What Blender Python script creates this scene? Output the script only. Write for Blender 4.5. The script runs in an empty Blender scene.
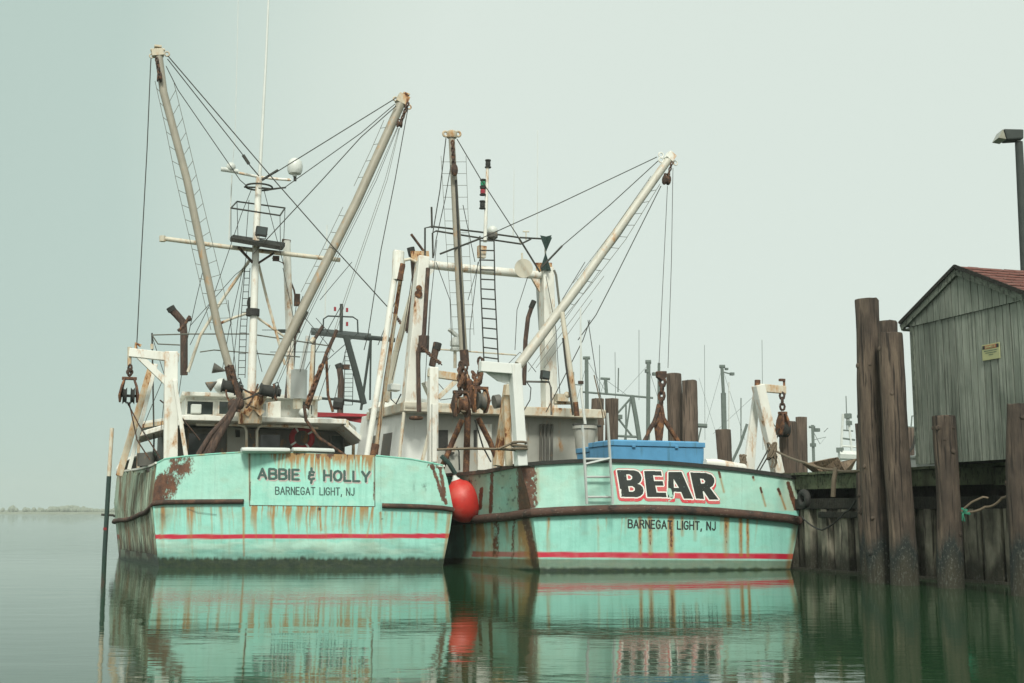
import bpy, bmesh, math, random
import numpy as np
from mathutils import Vector, Matrix
S = bpy.context.scene
C = S.collection
R = math.radians
rnd = random.Random(7)

# ------------------------------------------------------------------ camera
W, H, F, HORIZ = 1024, 683, 1200.0, 512.0
CAMZ = 1.35
PITCH = math.atan((HORIZ - H / 2) / F)
cam_d = bpy.data.cameras.new('camera'); cam = bpy.data.objects.new('camera', cam_d); C.objects.link(cam)
cam.location = (0, 0, CAMZ); cam.rotation_euler = (math.pi / 2 + PITCH, 0, 0)
cam_d.sensor_width = 36; cam_d.lens = F * 36 / W; cam_d.clip_start = .1; cam_d.clip_end = 3000
S.camera = cam
# ------------------------------------------------------------------ world and sun
wd = bpy.data.worlds.new('World'); S.world = wd; wd.use_nodes = True
nt = wd.node_tree; nt.nodes.clear()
SUN_EL, SUN_AZ = R(44), R(178)
def wn(t, **k):
    n = nt.nodes.new(t)
    for a, b in k.items(): setattr(n, a, b)
    return n
out = wn('ShaderNodeOutputWorld'); bg = wn('ShaderNodeBackground'); bg2 = wn('ShaderNodeBackground'); add = wn('ShaderNodeAddShader')
sky = wn('ShaderNodeTexSky', sky_type='NISHITA'); sky.sun_disc = False; sky.sun_elevation = SUN_EL; sky.sun_rotation = SUN_AZ
nt.links.new(sky.outputs[0], bg.inputs[0]); bg.inputs[1].default_value = .004
tc = wn('ShaderNodeTexCoord'); dot = wn('ShaderNodeVectorMath', operation='DOT_PRODUCT')
g = Vector((.17, .93, .26)).normalized(); dot.inputs[1].default_value = g
nt.links.new(tc.outputs['Generated'], dot.inputs[0])
nz = wn('ShaderNodeTexNoise'); nz.inputs['Scale'].default_value = 1.6; nz.inputs['Detail'].default_value = 3
nt.links.new(tc.outputs['Generated'], nz.inputs['Vector'])
ma = wn('ShaderNodeMath', operation='MULTIPLY_ADD'); ma.inputs[1].default_value = .05; nt.links.new(nz.outputs[0], ma.inputs[0]); nt.links.new(dot.outputs['Value'], ma.inputs[2])
cr = wn('ShaderNodeValToRGB'); nt.links.new(ma.outputs[0], cr.inputs[0])
e = cr.color_ramp.elements
e[0].position = 0.0; e[0].color = (.80, .82, .76, 1)
e[1].position = 1.0; e[1].color = (.585, .655, .60, 1)
x = e.new(.70); x.color = (.37, .465, .42, 1)
x = e.new(.91); x.color = (.41, .515, .465, 1)
x = e.new(.985); x.color = (.56, .635, .575, 1)
nt.links.new(cr.outputs[0], bg2.inputs[0]); bg2.inputs[1].default_value = 1.0
nt.links.new(bg.outputs[0], add.inputs[0]); nt.links.new(bg2.outputs[0], add.inputs[1]); nt.links.new(add.outputs[0], out.inputs[0])
sun_d = bpy.data.lights.new('sun', 'SUN'); sun_d.energy = 2.8; sun_d.angle = R(12); sun_d.color = (1, .96, .86)
sun = bpy.data.objects.new('sun', sun_d); C.objects.link(sun)
sdir = Vector((math.sin(SUN_AZ) * math.cos(SUN_EL), math.cos(SUN_AZ) * math.cos(SUN_EL), math.sin(SUN_EL)))
sun.rotation_euler = sdir.to_track_quat('Z', 'Y').to_euler(); sun.location = (-10, -10, 40)
vs = S.view_settings; vs.view_transform = 'Standard'; vs.look = 'None'; vs.exposure = 0.25; vs.gamma = 1; vs.use_curve_mapping = False
S.render.engine = 'CYCLES'; S.cycles.use_denoising = True
S.cycles.max_bounces = 6; S.cycles.diffuse_bounces = 2; S.cycles.glossy_bounces = 3; S.cycles.volume_bounces = 2; S.cycles.transparent_max_bounces = 6
S.cycles.caustics_reflective = False; S.cycles.caustics_refractive = False

# ------------------------------------------------------------------ pixel -> world
cp, sp = math.cos(PITCH), math.sin(PITCH)
def ray(px, py):
    u = (px - W / 2) / F; v = (H / 2 - py) / F
    return Vector((u, cp - v * sp, sp + v * cp))
def at(px, py, Y):
    d = ray(px, py); t = Y / d.y
    return Vector((d.x * t, Y, CAMZ + d.z * t))
def on_water(px, py, z=0.0):
    d = ray(px, py); t = (z - CAMZ) / d.z
    return Vector((d.x * t, d.y * t, z))
def project(X, Y, Z):            # numpy arrays -> pixel
    Z = Z - CAMZ
    fw = Y * cp + Z * sp; up = -Y * sp + Z * cp
    return W / 2 + F * X / fw, H / 2 - F * up / fw

# ------------------------------------------------------------------ materials
def srgb(r, g_, b):
    f = lambda c: ((c / 255 + .055) / 1.055) ** 2.4 if c > 10 else c / 255 / 12.92
    return (f(r), f(g_), f(b), 1)
def newmat(name):
    m = bpy.data.materials.new(name); m.use_nodes = True
    t = m.node_tree; b = t.nodes['Principled BSDF']; return m, t, b
def node(t, ty, ins=None, **k):
    n = t.nodes.new(ty)
    for a, b in k.items(): setattr(n, a, b)
    for a, b in (ins or {}).items():
        if hasattr(b, 'links') or isinstance(b, bpy.types.NodeSocket): t.links.new(b, n.inputs[a])
        else: n.inputs[a].default_value = b
    return n
def mixc(t, fac, a, b):
    n = t.nodes.new('ShaderNodeMix'); n.data_type = 'RGBA'
    for i, v in ((0, fac), (6, a), (7, b)):
        if isinstance(v, bpy.types.NodeSocket): t.links.new(v, n.inputs[i])
        else: n.inputs[i].default_value = v
    return n.outputs[2]
def ramp(t, fac, stops):
    n = t.nodes.new('ShaderNodeValToRGB'); t.links.new(fac, n.inputs[0]); el = n.color_ramp.elements
    el[0].position, el[0].color = stops[0][0], (stops[0][1],) * 3 + (1,)
    el[1].position, el[1].color = stops[-1][0], (stops[-1][1],) * 3 + (1,)
    for p, v in stops[1:-1]:
        q = el.new(p); q.color = (v,) * 3 + (1,)
    return n.outputs[0]
def noise(t, vec, scale, detail=5, stretch=(1, 1, 1), rough=.6, off=0):
    mp = node(t, 'ShaderNodeMapping', {'Vector': vec, 'Scale': stretch, 'Location': (off, off * 1.7, off * .6)})
    return node(t, 'ShaderNodeTexNoise', {'Vector': mp.outputs[0], 'Scale': scale, 'Detail': detail, 'Roughness': rough}).outputs[0]
def bump(t, b, h, s, d=.01):
    n = node(t, 'ShaderNodeBump', {'Height': h, 'Strength': s, 'Distance': d}); t.links.new(n.outputs[0], b.inputs['Normal'])
RUST = (.13, .045, .018, 1); OCHRE = (.44, .22, .06, 1)
def painted(name, col, rust=.35, rough=.5, dirt=.5, scale=1.0, metal=0, rustcol=None):
    """paint with large tonal drift, grime streaks and thresholded rust blooms"""
    m, t, b = newmat(name); tcn = node(t, 'ShaderNodeTexCoord'); v = tcn.outputs['Object']
    dark = tuple(c * .62 for c in col[:3]) + (1,)
    c = mixc(t, ramp(t, noise(t, v, 2.2 * scale, 6), [(.3, 0), (.75, dirt)]), col, dark)
    st = noise(t, v, 7 * scale, 5, (1, 1, .12), off=3)
    c = mixc(t, ramp(t, st, [(.56, 0), (.74, min(1, dirt * 1.1))]), c, tuple(a * k for a, k in zip(col[:3], (.5, .42, .3))) + (1,))
    r1 = noise(t, v, 3.2 * scale, 9, (1, 1, .45), .7, 8)
    lo = .72 - rust * .35
    c = mixc(t, ramp(t, r1, [(lo - .07, 0), (lo + .02, .55), (lo + .08, .95)]), c, OCHRE)
    c = mixc(t, ramp(t, r1, [(lo + .05, 0), (lo + .09, 1)]), c, rustcol or RUST)
    t.links.new(c, b.inputs['Base Color'])
    t.links.new(ramp(t, r1, [(lo, rough), (lo + .1, .9)]), b.inputs['Roughness'])
    b.inputs['Metallic'].default_value = metal
    bump(t, b, r1, .35, .01); return m
def rough_mat(name, c1, c2, scale=6, stretch=(1, 1, 1), rough=.85, c3=None, bs=.5, bd=.01, metal=0, coat=0):
    m, t, b = newmat(name); tcn = node(t, 'ShaderNodeTexCoord'); v = tcn.outputs['Object']
    n1 = noise(t, v, scale, 8, stretch, .65)
    c = mixc(t, ramp(t, n1, [(.3, 0), (.7, 1)]), c1, c2)
    if c3: c = mixc(t, ramp(t, noise(t, v, scale * .45, 6, stretch, .7, 5), [(.5, 0), (.62, 1)]), c, c3)
    t.links.new(c, b.inputs['Base Color']); b.inputs['Roughness'].default_value = rough; b.inputs['Metallic'].default_value = metal
    bump(t, b, n1, bs, bd); return m
M = {}
M['white'] = painted('white_paint', (.74, .76, .69, 1), .36, .45, .4)
M['cleanwhite'] = painted('fresh_white_paint', (.72, .76, .72, 1), .05, .4, .3)
M['cream'] = painted('cream_paint', (.60, .58, .47, 1), .42, .5, .45)
M['tan'] = painted('tan_boom_paint', (.33, .315, .25, 1), .22, .5, .6)
M['boomwhite'] = painted('boom_white_paint', (.50, .50, .43, 1), .26, .5, .5)
M['palegrey'] = painted('pale_grey_paint', (.44, .48, .46, 1), .12, .5, .4)
M['grey'] = painted('grey_paint', (.115, .115, .10, 1), .25, .6, .5)
M['housegrey'] = painted('house_paint', (.40, .41, .36, 1), .22, .6, .5)
M['rust'] = rough_mat('rust', (.13, .06, .032, 1), (.05, .028, .02, 1), 14, c3=(.25, .115, .045, 1), bd=.02)
M['darkrust'] = rough_mat('dark_rust', (.075, .042, .028, 1), (.025, .02, .016, 1), 14, c3=(.16, .08, .04, 1), bd=.02)
M['rustrail'] = rough_mat('rail_steel', (.028, .022, .018, 1), (.075, .042, .028, 1), 7, c3=(.13, .065, .04, 1), bd=.03)
M['rustcream'] = painted('rusted_cream_paint', (.54, .50, .38, 1), .62, .6, .6)
M['black'] = rough_mat('black_steel', (.018, .022, .02, 1), (.035, .035, .03, 1), 8)
M['dgreen'] = rough_mat('dark_green_paint', (.018, .042, .038, 1), (.03, .06, .05, 1), 3)
M['bgdark'] = rough_mat('dark_gantry_paint', (.025, .036, .033, 1), (.04, .05, .045, 1), 3)
M['wire'] = rough_mat('steel_wire', (.022, .026, .022, 1), (.05, .05, .04, 1), 9)
M['thinwire'] = rough_mat('worn_wire', (.10, .11, .09, 1), (.16, .16, .13, 1), 9)
M['glass'] = rough_mat('dark_window_glass', (.015, .022, .022, 1), (.05, .07, .065, 1), 1.2, rough=.12, bs=.02)
M['rope'] = rough_mat('old_rope', (.20, .16, .11, 1), (.11, .09, .06, 1), 40, bd=.01)
M['greenrope'] = rough_mat('green_rope', (.03, .20, .12, 1), (.05, .28, .18, 1), 40)
M['red'] = rough_mat('red_vinyl', (.62, .035, .025, 1), (.46, .03, .025, 1), 3.5, rough=.5, bs=.15, c3=(.55, .08, .06, 1))
M['darkred'] = rough_mat('dark_red_canvas', (.18, .012, .018, 1), (.28, .02, .025, 1), 4)
M['blue'] = painted('blue_plastic', (.10, .32, .54, 1), .02, .5, .75)
M['plastic'] = rough_mat('white_plastic', (.62, .66, .62, 1), (.50, .54, .50, 1), 2, rough=.4, bs=.05)
M['bulb'] = rough_mat('lamp_glass', (.26, .27, .21, 1), (.20, .20, .16, 1), 5, rough=.2, bs=.05)
M['greenglass'] = rough_mat('green_lens', (.0, .16, .07, 1), (.0, .22, .1, 1), 5, rough=.2)
M['redglass'] = rough_mat('red_lens', (.22, .01, .02, 1), (.3, .02, .03, 1), 5, rough=.2)
M['net'] = rough_mat('brown_net', (.075, .048, .036, 1), (.032, .023, .019, 1), 30, (1, 1, .2), c3=(.12, .075, .052, 1), bd=.03)
M['fog'] = rough_mat('mist_tinted_boat_paint', (.085, .115, .10, 1), (.12, .15, .135, 1), 2)  # green-grey boat paint with mist put into the colour
M['letterblack'] = rough_mat('black_lettering', (.012, .018, .015, 1), (.03, .036, .03, 1), 6, rough=.5, c3=(.02, .03, .028, 1))
M['letterwhite'] = rough_mat('white_lettering', (.82, .84, .78, 1), (.74, .78, .72, 1), 6, rough=.5)
M['letterpink'] = rough_mat('red_lettering', (.62, .10, .11, 1), (.55, .16, .15, 1), 9, rough=.5, c3=(.62, .045, .06, 1))
M['lettergrey'] = rough_mat('grey_green_lettering', (.03, .075, .062, 1), (.05, .10, .085, 1), 9, rough=.5)
M['palepink'] = rough_mat('pale_pink_lettering', (.50, .38, .36, 1), (.46, .44, .40, 1), 9, rough=.5)
M['signyellow'] = rough_mat('pale_yellow_sign', (.42, .44, .22, 1), (.36, .38, .2, 1), 5, rough=.5)
M['signred'] = rough_mat('faded_red_sign', (.40, .10, .055, 1), (.34, .09, .05, 1), 5, rough=.5)
M['shingle'] = rough_mat('red_shingles', (.20, .085, .065, 1), (.13, .055, .045, 1), 9, c3=(.17, .09, .075, 1))

def wood(name, c1, c2, c3, dark_below=None, zscale=.12, weedy=False, scale=9, crack=.9):
    """grainy wood; dark_below = world height under which it is tide-stained"""
    m, t, b = newmat(name); tcn = node(t, 'ShaderNodeTexCoord'); v = tcn.outputs['Object']
    gr = noise(t, v, scale, 10, (1, 1, zscale), .72); bl = noise(t, v, 1.6, 5, (1, 1, .5), .6, 4)
    c = mixc(t, ramp(t, gr, [(.32, 0), (.68, 1)]), c1, c2)
    c = mixc(t, ramp(t, bl, [(.42, 0), (.64, 1)]), c, c3)
    isl = node(t, 'ShaderNodeNewGeometry').outputs['Random Per Island']
    c = mixc(t, node(t, 'ShaderNodeMath', {0: isl, 1: .34}, operation='MULTIPLY').outputs[0], c, tuple(k * .35 for k in c1[:3]) + (1,))
    ck = noise(t, v, scale * 2.6, 6, (1, 1, zscale * .3), .5, 9)
    c = mixc(t, ramp(t, ck, [(.56, 0), (.62, crack)]), c, tuple(k * .25 for k in c1[:3]) + (1,))
    if dark_below is not None:
        geo = node(t, 'ShaderNodeNewGeometry'); sx = node(t, 'ShaderNodeSeparateXYZ', {0: geo.outputs['Position']})
        wv = noise(t, v, 3.5, 6, (1, 1, .35), .6, 2)
        zz = node(t, 'ShaderNodeMath', {0: wv, 1: 1.1, 2: sx.outputs[2]}, operation='MULTIPLY_ADD')
        mr = node(t, 'ShaderNodeMapRange', {'Value': zz.outputs[0], 'From Min': dark_below + .35, 'From Max': dark_below + .75, 'To Min': 1, 'To Max': 0})
        c = mixc(t, mr.outputs[0], c, (.012, .02, .018, 1))
        lo = node(t, 'ShaderNodeMapRange', {'Value': zz.outputs[0], 'From Min': .75, 'From Max': 1.15, 'To Min': 1, 'To Max': 0})
        c = mixc(t, lo.outputs[0], c, (.035, .034, .022, 1))
        bn = noise(t, v, 30, 5, (1, 1, .6), .7, 6)
        bm = node(t, 'ShaderNodeMath', {0: ramp(t, bn, [(.55, 0), (.62, .8)]), 1: mr.outputs[0]}, operation='MULTIPLY')
        c = mixc(t, bm.outputs[0], c, (.10, .11, .09, 1))
    t.links.new(c, b.inputs['Base Color']); b.inputs['Roughness'].default_value = .85
    sm = node(t, 'ShaderNodeMath', {0: gr, 1: ck}, operation='SUBTRACT')
    bump(t, b, sm.outputs[0], 1.0, .045); return m
M['pile'] = wood('pile_wood', (.055, .040, .029, 1), (.20, .155, .11, 1), (.04, .031, .024, 1), .85)
M['farpile'] = wood('dry_pile_wood', (.12, .09, .065, 1), (.21, .16, .12, 1), (.085, .065, .05, 1), None)
M['deckwood'] = wood('mossy_deck_wood', (.10, .125, .065, 1), (.17, .20, .11, 1), (.06, .07, .04, 1), None, 1)
M['greyplank'] = wood('grey_green_plank', (.20, .235, .19, 1), (.34, .38, .32, 1), (.15, .18, .145, 1), None, .10, scale=8, crack=.35)
M['trim'] = wood('weathered_trim', (.15, .18, .14, 1), (.21, .25, .20, 1), (.12, .14, .11, 1), None, 1)
M['crate'] = wood('crate_wood', (.24, .17, .11, 1), (.34, .26, .18, 1), (.17, .12, .08, 1), None, 1)
M['bulk'] = wood('bulkhead_panel', (.22, .21, .16, 1), (.40, .38, .29, 1), (.055, .055, .04, 1), .30, .25, scale=5)
M['darkwood'] = wood('wet_dark_timber', (.014, .014, .009, 1), (.034, .032, .021, 1), (.009, .012, .008, 1), .6, 1)
M['fender'] = wood('worn_fender_plank', (.24, .31, .22, 1), (.38, .50, .39, 1), (.17, .10, .05, 1), -.35, .10, scale=6)

# hull: two stain attributes (r rust, g ochre drips, b pale scum and painted sunlight) (r algae, g red stripe, b dark scratches and darker areas)
def hull_mat(name, col, col2):
    m, t, b = newmat(name)
    a1 = node(t, 'ShaderNodeSeparateColor', {0: node(t, 'ShaderNodeVertexColor', layer_name='stain').outputs[0]})
    a2 = node(t, 'ShaderNodeSeparateColor', {0: node(t, 'ShaderNodeVertexColor', layer_name='grime').outputs[0]})
    v = node(t, 'ShaderNodeTexCoord').outputs['Object']
    c = mixc(t, ramp(t, noise(t, v, 1.1, 6), [(.35, 0), (.7, 1)]), col, col2)
    c = mixc(t, ramp(t, noise(t, v, 9, 6, (1, 1, .07), .6, 2), [(.45, 0), (.75, .5)]), c, tuple(k * .7 for k in col[:3]) + (1,))
    fine = noise(t, v, 26, 8, (1, 1, .5), .75, 5)
    fine2 = noise(t, v, 7, 9, (1, 1, .8), .72, 6)
    def brk(s, lo=.12, sh=.28):      # break mask edge with fine noise
        q = node(t, 'ShaderNodeMath', {0: fine, 1: .5}, operation='SUBTRACT')
        q = node(t, 'ShaderNodeMath', {0: q.outputs[0], 1: 1.5, 2: s}, operation='MULTIPLY_ADD')
        q2 = node(t, 'ShaderNodeMath', {0: fine2, 1: .5}, operation='SUBTRACT')
        q = node(t, 'ShaderNodeMath', {0: q2.outputs[0], 1: 1.3, 2: q.outputs[0]}, operation='MULTIPLY_ADD')
        return node(t, 'ShaderNodeMapRange', {'Value': q.outputs[0], 'From Min': lo, 'From Max': lo + sh}, ).outputs[0]
    def gate(s, q):
        return node(t, 'ShaderNodeMath', {0: s, 1: q}, operation='MULTIPLY').outputs[0]
    c = mixc(t, gate(a1.outputs[2], .9), c, (.52, .69, .57, 1))
    c = mixc(t, a2.outputs[1], c, (.46, .010, .040, 1))
    c = mixc(t, gate(a1.outputs[1], .92), c, mixc(t, fine2, (.20, .085, .018, 1), (.46, .24, .05, 1)))
    c = mixc(t, brk(a1.outputs[0], .3, .25), c, mixc(t, ramp(t, fine2, [(.35, 0), (.68, 1)]), (.045, .020, .012, 1), (.16, .068, .032, 1)))
    c = mixc(t, a2.outputs[0], c, mixc(t, ramp(t, fine2, [(.45, 0), (.75, 1)]), (.006, .022, .010, 1), (.035, .055, .016, 1)))
    c = mixc(t, a2.outputs[2], c, (.03, .045, .035, 1))
    t.links.new(c, b.inputs['Base Color']); b.inputs['Roughness'].default_value = .5
    hb = node(t, 'ShaderNodeMath', {0: noise(t, v, 1.6, 4, (1, 1, 1.3), .5, 7), 1: 1.6}, operation='MULTIPLY')
    h2 = node(t, 'ShaderNodeMath', {0: fine, 1: .35, 2: hb.outputs[0]}, operation='MULTIPLY_ADD')
    bump(t, b, h2.outputs[0], .6, .03); return m
M['hull'] = hull_mat('aqua_hull_paint', (.235, .575, .475, 1), (.31, .65, .56, 1))
M['panel'] = hull_mat('pale_aqua_paint', (.28, .635, .52, 1), (.35, .69, .585, 1))
M['aqua'] = painted('aqua_paint', (.23, .58, .46, 1), .35, .5, .4)

# ------------------------------------------------------------------ mesh builder
class MB:
    def __init__(s): s.v = []; s.f = []; s.mi = []; s.m = 0
    def mat(s, i): s.m = i; return s
    def add(s, vs_, fs):
        o = len(s.v); s.v += [Vector(p) for p in vs_]; s.f += [tuple(o + i for i in f) for f in fs]; s.mi += [s.m] * len(fs); return s
    def hexa(s, a, b):     # a, b: four-corner loops
        return s.add(list(a) + list(b), [(3, 2, 1, 0), (4, 5, 6, 7)] + [(i, (i + 1) % 4, 4 + (i + 1) % 4, 4 + i) for i in range(4)])
    def box(s, c, d, rot=None, bev=0):
        c = Vector(c); h = Vector(d) / 2
        pts = [Vector((x, y, z)) for z in (-h.z, h.z) for x, y in ((-h.x, -h.y), (h.x, -h.y), (h.x, h.y), (-h.x, h.y))]
        if rot is not None:
            rot = rot if isinstance(rot, Matrix) else Matrix.Rotation(rot, 3, 'Z'); pts = [rot @ p for p in pts]
        pts = [p + c for p in pts]; return s.hexa(pts[:4], pts[4:])
    def beam(s, p, q, w, h=None, side=None, w2=None, h2=None):   # rectangular bar; w along 'side'
        p, q = Vector(p), Vector(q); h = h or w; w2 = w2 or w; h2 = h2 or h; d = (q - p).normalized()
        a = Vector(side or (1, 0, 0)); a = (a - d * a.dot(d))
        if a.length < .01: a = Vector((0, 1, 0)) - d * d.y
        a.normalize(); b = d.cross(a)
        L = lambda o, w_, h_: [o + a * x * w_ / 2 + b * y * h_ / 2 for x, y in ((-1, -1), (1, -1), (1, 1), (-1, 1))]
        return s.hexa(L(p, w, h), L(q, w2, h2))
    def tube(s, pts, r, n=8, caps=True, rr=None):
        pts = [Vector(p) for p in pts]; N = len(pts); rr = rr or [r] * N
        if len(rr) != N: rr = [rr[0] + (rr[-1] - rr[0]) * i / (N - 1) for i in range(N)]
        o = len(s.v); up = None
        for i, p in enumerate(pts):
            d = (pts[min(i + 1, N - 1)] - pts[max(i - 1, 0)]).normalized()
            if up is None: up = d.orthogonal().normalized()
            up = (up - d * up.dot(d)).normalized(); b = d.cross(up)
            for k in range(n):
                an = 2 * math.pi * k / n; s.v.append(p + (up * math.cos(an) + b * math.sin(an)) * rr[i])
        for i in range(N - 1):
            for k in range(n):
                s.f.append((o + i * n + k, o + i * n + (k + 1) % n, o + (i + 1) * n + (k + 1) % n, o + (i + 1) * n + k)); s.mi.append(s.m)
        if caps:
            s.f += [tuple(o + k for k in range(n))[::-1], tuple(o + (N - 1) * n + k for k in range(n))]; s.mi += [s.m] * 2
        return s
    def lathe(s, c, axis, prof, n=16):      # prof: (r, t) pairs along axis
        c = Vector(c); ax = Vector(axis).normalized()
        return s.tube([c + ax * t for r, t in prof], 0, n, True, [max(r, .001) for r, t in prof]) if False else s._lathe(c, ax, prof, n)
    def _lathe(s, c, ax, prof, n):
        a = ax.orthogonal().normalized(); b = ax.cross(a); o = len(s.v)
        for r, t in prof:
            for k in range(n):
                an = 2 * math.pi * k / n; s.v.append(c + ax * t + (a * math.cos(an) + b * math.sin(an)) * max(r, .0005))
        for i in range(len(prof) - 1):
            for k in range(n):
                s.f.append((o + i * n + k, o + i * n + (k + 1) % n, o + (i + 1) * n + (k + 1) % n, o + (i + 1) * n + k)); s.mi.append(s.m)
        s.f += [tuple(o + k for k in range(n))[::-1], tuple(o + (len(prof) - 1) * n + k for k in range(n))]; s.mi += [s.m] * 2
        return s
    def ball(s, c, r, n=16, sz=1):
        return s._lathe(Vector(c), Vector((0, 0, 1)), [(r * math.sin(math.pi * i / 10), -r * sz * math.cos(math.pi * i / 10)) for i in range(11)], n)
    def ring(s, c, ax, R_, r, n=20, m=8, sq=1):
        c = Vector(c); ax = Vector(ax).normalized(); a = ax.orthogonal().normalized(); b = ax.cross(a); o = len(s.v)
        for i in range(n):
            t = 2 * math.pi * i / n; d = a * math.cos(t) + b * math.sin(t)
            for k in range(m):
                p = 2 * math.pi * k / m; s.v.append(c + d * (R_ + r * math.cos(p)) + ax * r * sq * math.sin(p))
        for i in range(n):
            for k in range(m):
                s.f.append((o + i * m + k, o + ((i + 1) % n) * m + k, o + ((i + 1) % n) * m + (k + 1) % m, o + i * m + (k + 1) % m)); s.mi.append(s.m)
        return s
    def prism(s, loop, d):                 # polygon extruded by vector d
        n = len(loop); d = Vector(d); loop = [Vector(p) for p in loop]
        return s.add(loop + [p + d for p in loop], [tuple(range(n))[::-1], tuple(range(n, 2 * n))] + [(i, (i + 1) % n, n + (i + 1) % n, n + i) for i in range(n)])
    def chain(s, p, q, r=.02, link=.12, sag=0):
        p, q = Vector(p), Vector(q); L = (q - p).length; n = max(2, int(L / (link * .72))); d = (q - p).normalized(); a = d.orthogonal().normalized(); b = d.cross(a)
        for i in range(n):
            t = (i + .5) / n; c = p.lerp(q, t) - Vector((0, 0, sag * 4 * t * (1 - t))); e_ = (a if i % 2 else b); h = link / 2; w = link * .3
            pts = [c + d * (h * math.cos(k * math.pi / 4)) + e_ * (w * math.sin(k * math.pi / 4)) for k in range(9)]
            s.tube(pts, r, 5, False)
        return s
    def build(s, name, mats, parent=None, org=None, smooth=False, bevel=0):
        me = bpy.data.meshes.new(name); o_ = Vector(org or (0, 0, 0))
        me.from_pydata([tuple(p - o_) for p in s.v], [], s.f)
        for m_ in (mats if isinstance(mats, (list, tuple)) else [mats]): me.materials.append(M[m_] if isinstance(m_, str) else m_)
        me.polygons.foreach_set('material_index', s.mi)
        bm = bmesh.new(); bm.from_mesh(me); bmesh.ops.recalc_face_normals(bm, faces=bm.faces)
        if bevel: bmesh.ops.bevel(bm, geom=bm.edges[:], offset=bevel, segments=2, affect='EDGES', profile=.5, clamp_overlap=True)
        bm.to_mesh(me); bm.free()
        if smooth:
            me.polygons.foreach_set('use_smooth', [True] * len(me.polygons))
            try: me.set_sharp_from_angle(angle=R(40))
            except Exception: pass
        ob = bpy.data.objects.new(name, me); C.objects.link(ob)
        if parent: ob.parent = parent
        elif org is not None: ob.location = o_
        return ob
def tag(o, label=None, cat=None, group=None, kind=None):
    for k, v_ in (('label', label), ('category', cat), ('group', group), ('kind', kind)):
        if v_: o[k] = v_
    return o
def empty(name, loc=(0, 0, 0), rz=0, **k):
    o = bpy.data.objects.new(name, None); C.objects.link(o); o.location = loc; o.rotation_euler = (0, 0, rz); o.empty_display_size = .3
    return tag(o, **k)

# ------------------------------------------------------------------ numpy noise for stain masks
def vn(x, y, seed=0):
    x = np.asarray(x, float); y = np.asarray(y, float) + np.zeros_like(x)
    xi, yi = np.floor(x), np.floor(y); fx, fy = x - xi, y - yi; fx = fx * fx * (3 - 2 * fx); fy = fy * fy * (3 - 2 * fy)
    h = lambda a, b: np.modf(np.abs(np.sin(a * 127.1 + b * 311.7 + seed * 74.7) * 43758.5453))[0]
    return (h(xi, yi) * (1 - fx) + h(xi + 1, yi) * fx) * (1 - fy) + (h(xi, yi + 1) * (1 - fx) + h(xi + 1, yi + 1) * fx) * fy
def fbm(x, y, seed=0, o=4):
    return sum(vn(x * 2 ** i, y * 2 ** i, seed + i) * .5 ** i for i in range(o)) / sum(.5 ** i for i in range(o))
sm = lambda x, a, b: (lambda t: t * t * (3 - 2 * t))(np.clip((x - a) / (b - a), 0, 1))
def drips(px, py, x0, x1, y0, L, seed, dens=.5, wid=2.2):
    """vertical run-offs starting at y0(px) with per-column length up to L pixels"""
    x_ = px + .8 * np.sin(py * .11 + seed)
    col = fbm(x_ / wid, np.zeros_like(px), seed, 3); ln = vn(x_ / (wid * .8), np.zeros_like(px) + 9, seed + 5)
    a = sm(col, 1 - dens - .08, 1 - dens + .14); d = py - (y0 if not callable(y0) else y0(px))
    end = L * (.25 + .9 * ln)
    return a * (d > -.5) * np.clip(1 - d / end, 0, 1) ** .7 * sm(px, x0, x0 + 2) * (1 - sm(px, x1 - 2, x1))
def line(px, py, pts, w, soft=.7):
    best = np.full(px.shape, 1e9)
    for (ax, ay), (bx, by) in zip(pts[:-1], pts[1:]):
        dx, dy = bx - ax, by - ay; t = np.clip(((px - ax) * dx + (py - ay) * dy) / (dx * dx + dy * dy), 0, 1)
        best = np.minimum(best, np.hypot(px - ax - t * dx, py - ay - t * dy))
    return 1 - sm(best, w / 2 - soft / 2, w / 2 + soft / 2)

# ------------------------------------------------------------------ boat frame
class Frame:
    def __init__(s, X, Y, deg, vt):
        s.o = Vector((X, Y, 0)); s.a = R(deg); s.vt = vt
        s.r = Vector((math.cos(s.a), math.sin(s.a), 0)); s.f = Vector((-math.sin(s.a), math.cos(s.a), 0))
    def w(s, p): return s.o + s.r * p[0] + s.f * p[1] + Vector((0, 0, p[2]))
    def loc(s, wv): d = wv - s.o; return Vector((d.dot(s.r), d.dot(s.f), wv.z))
    def P(s, px, py, v):        # local point where the pixel ray meets the plane v
        d = ray(px, py); o = Vector((0, 0, CAMZ)); t = (v - (o - s.o).dot(s.f)) / d.dot(s.f)
        return s.loc(o + d * t)
    def T(s, px, py, off=0):    # local point on the transom surface
        v = 0
        for _ in range(12): p = s.P(px, py, v); v = s.vt(p.x, p.z) - off
        return s.P(px, py, v)
    def pix(s, u, v, z):
        X = s.o.x + s.r.x * u + s.f.x * v; Y = s.o.y + s.r.y * u + s.f.y * v
        return project(X, Y, z)

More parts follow.
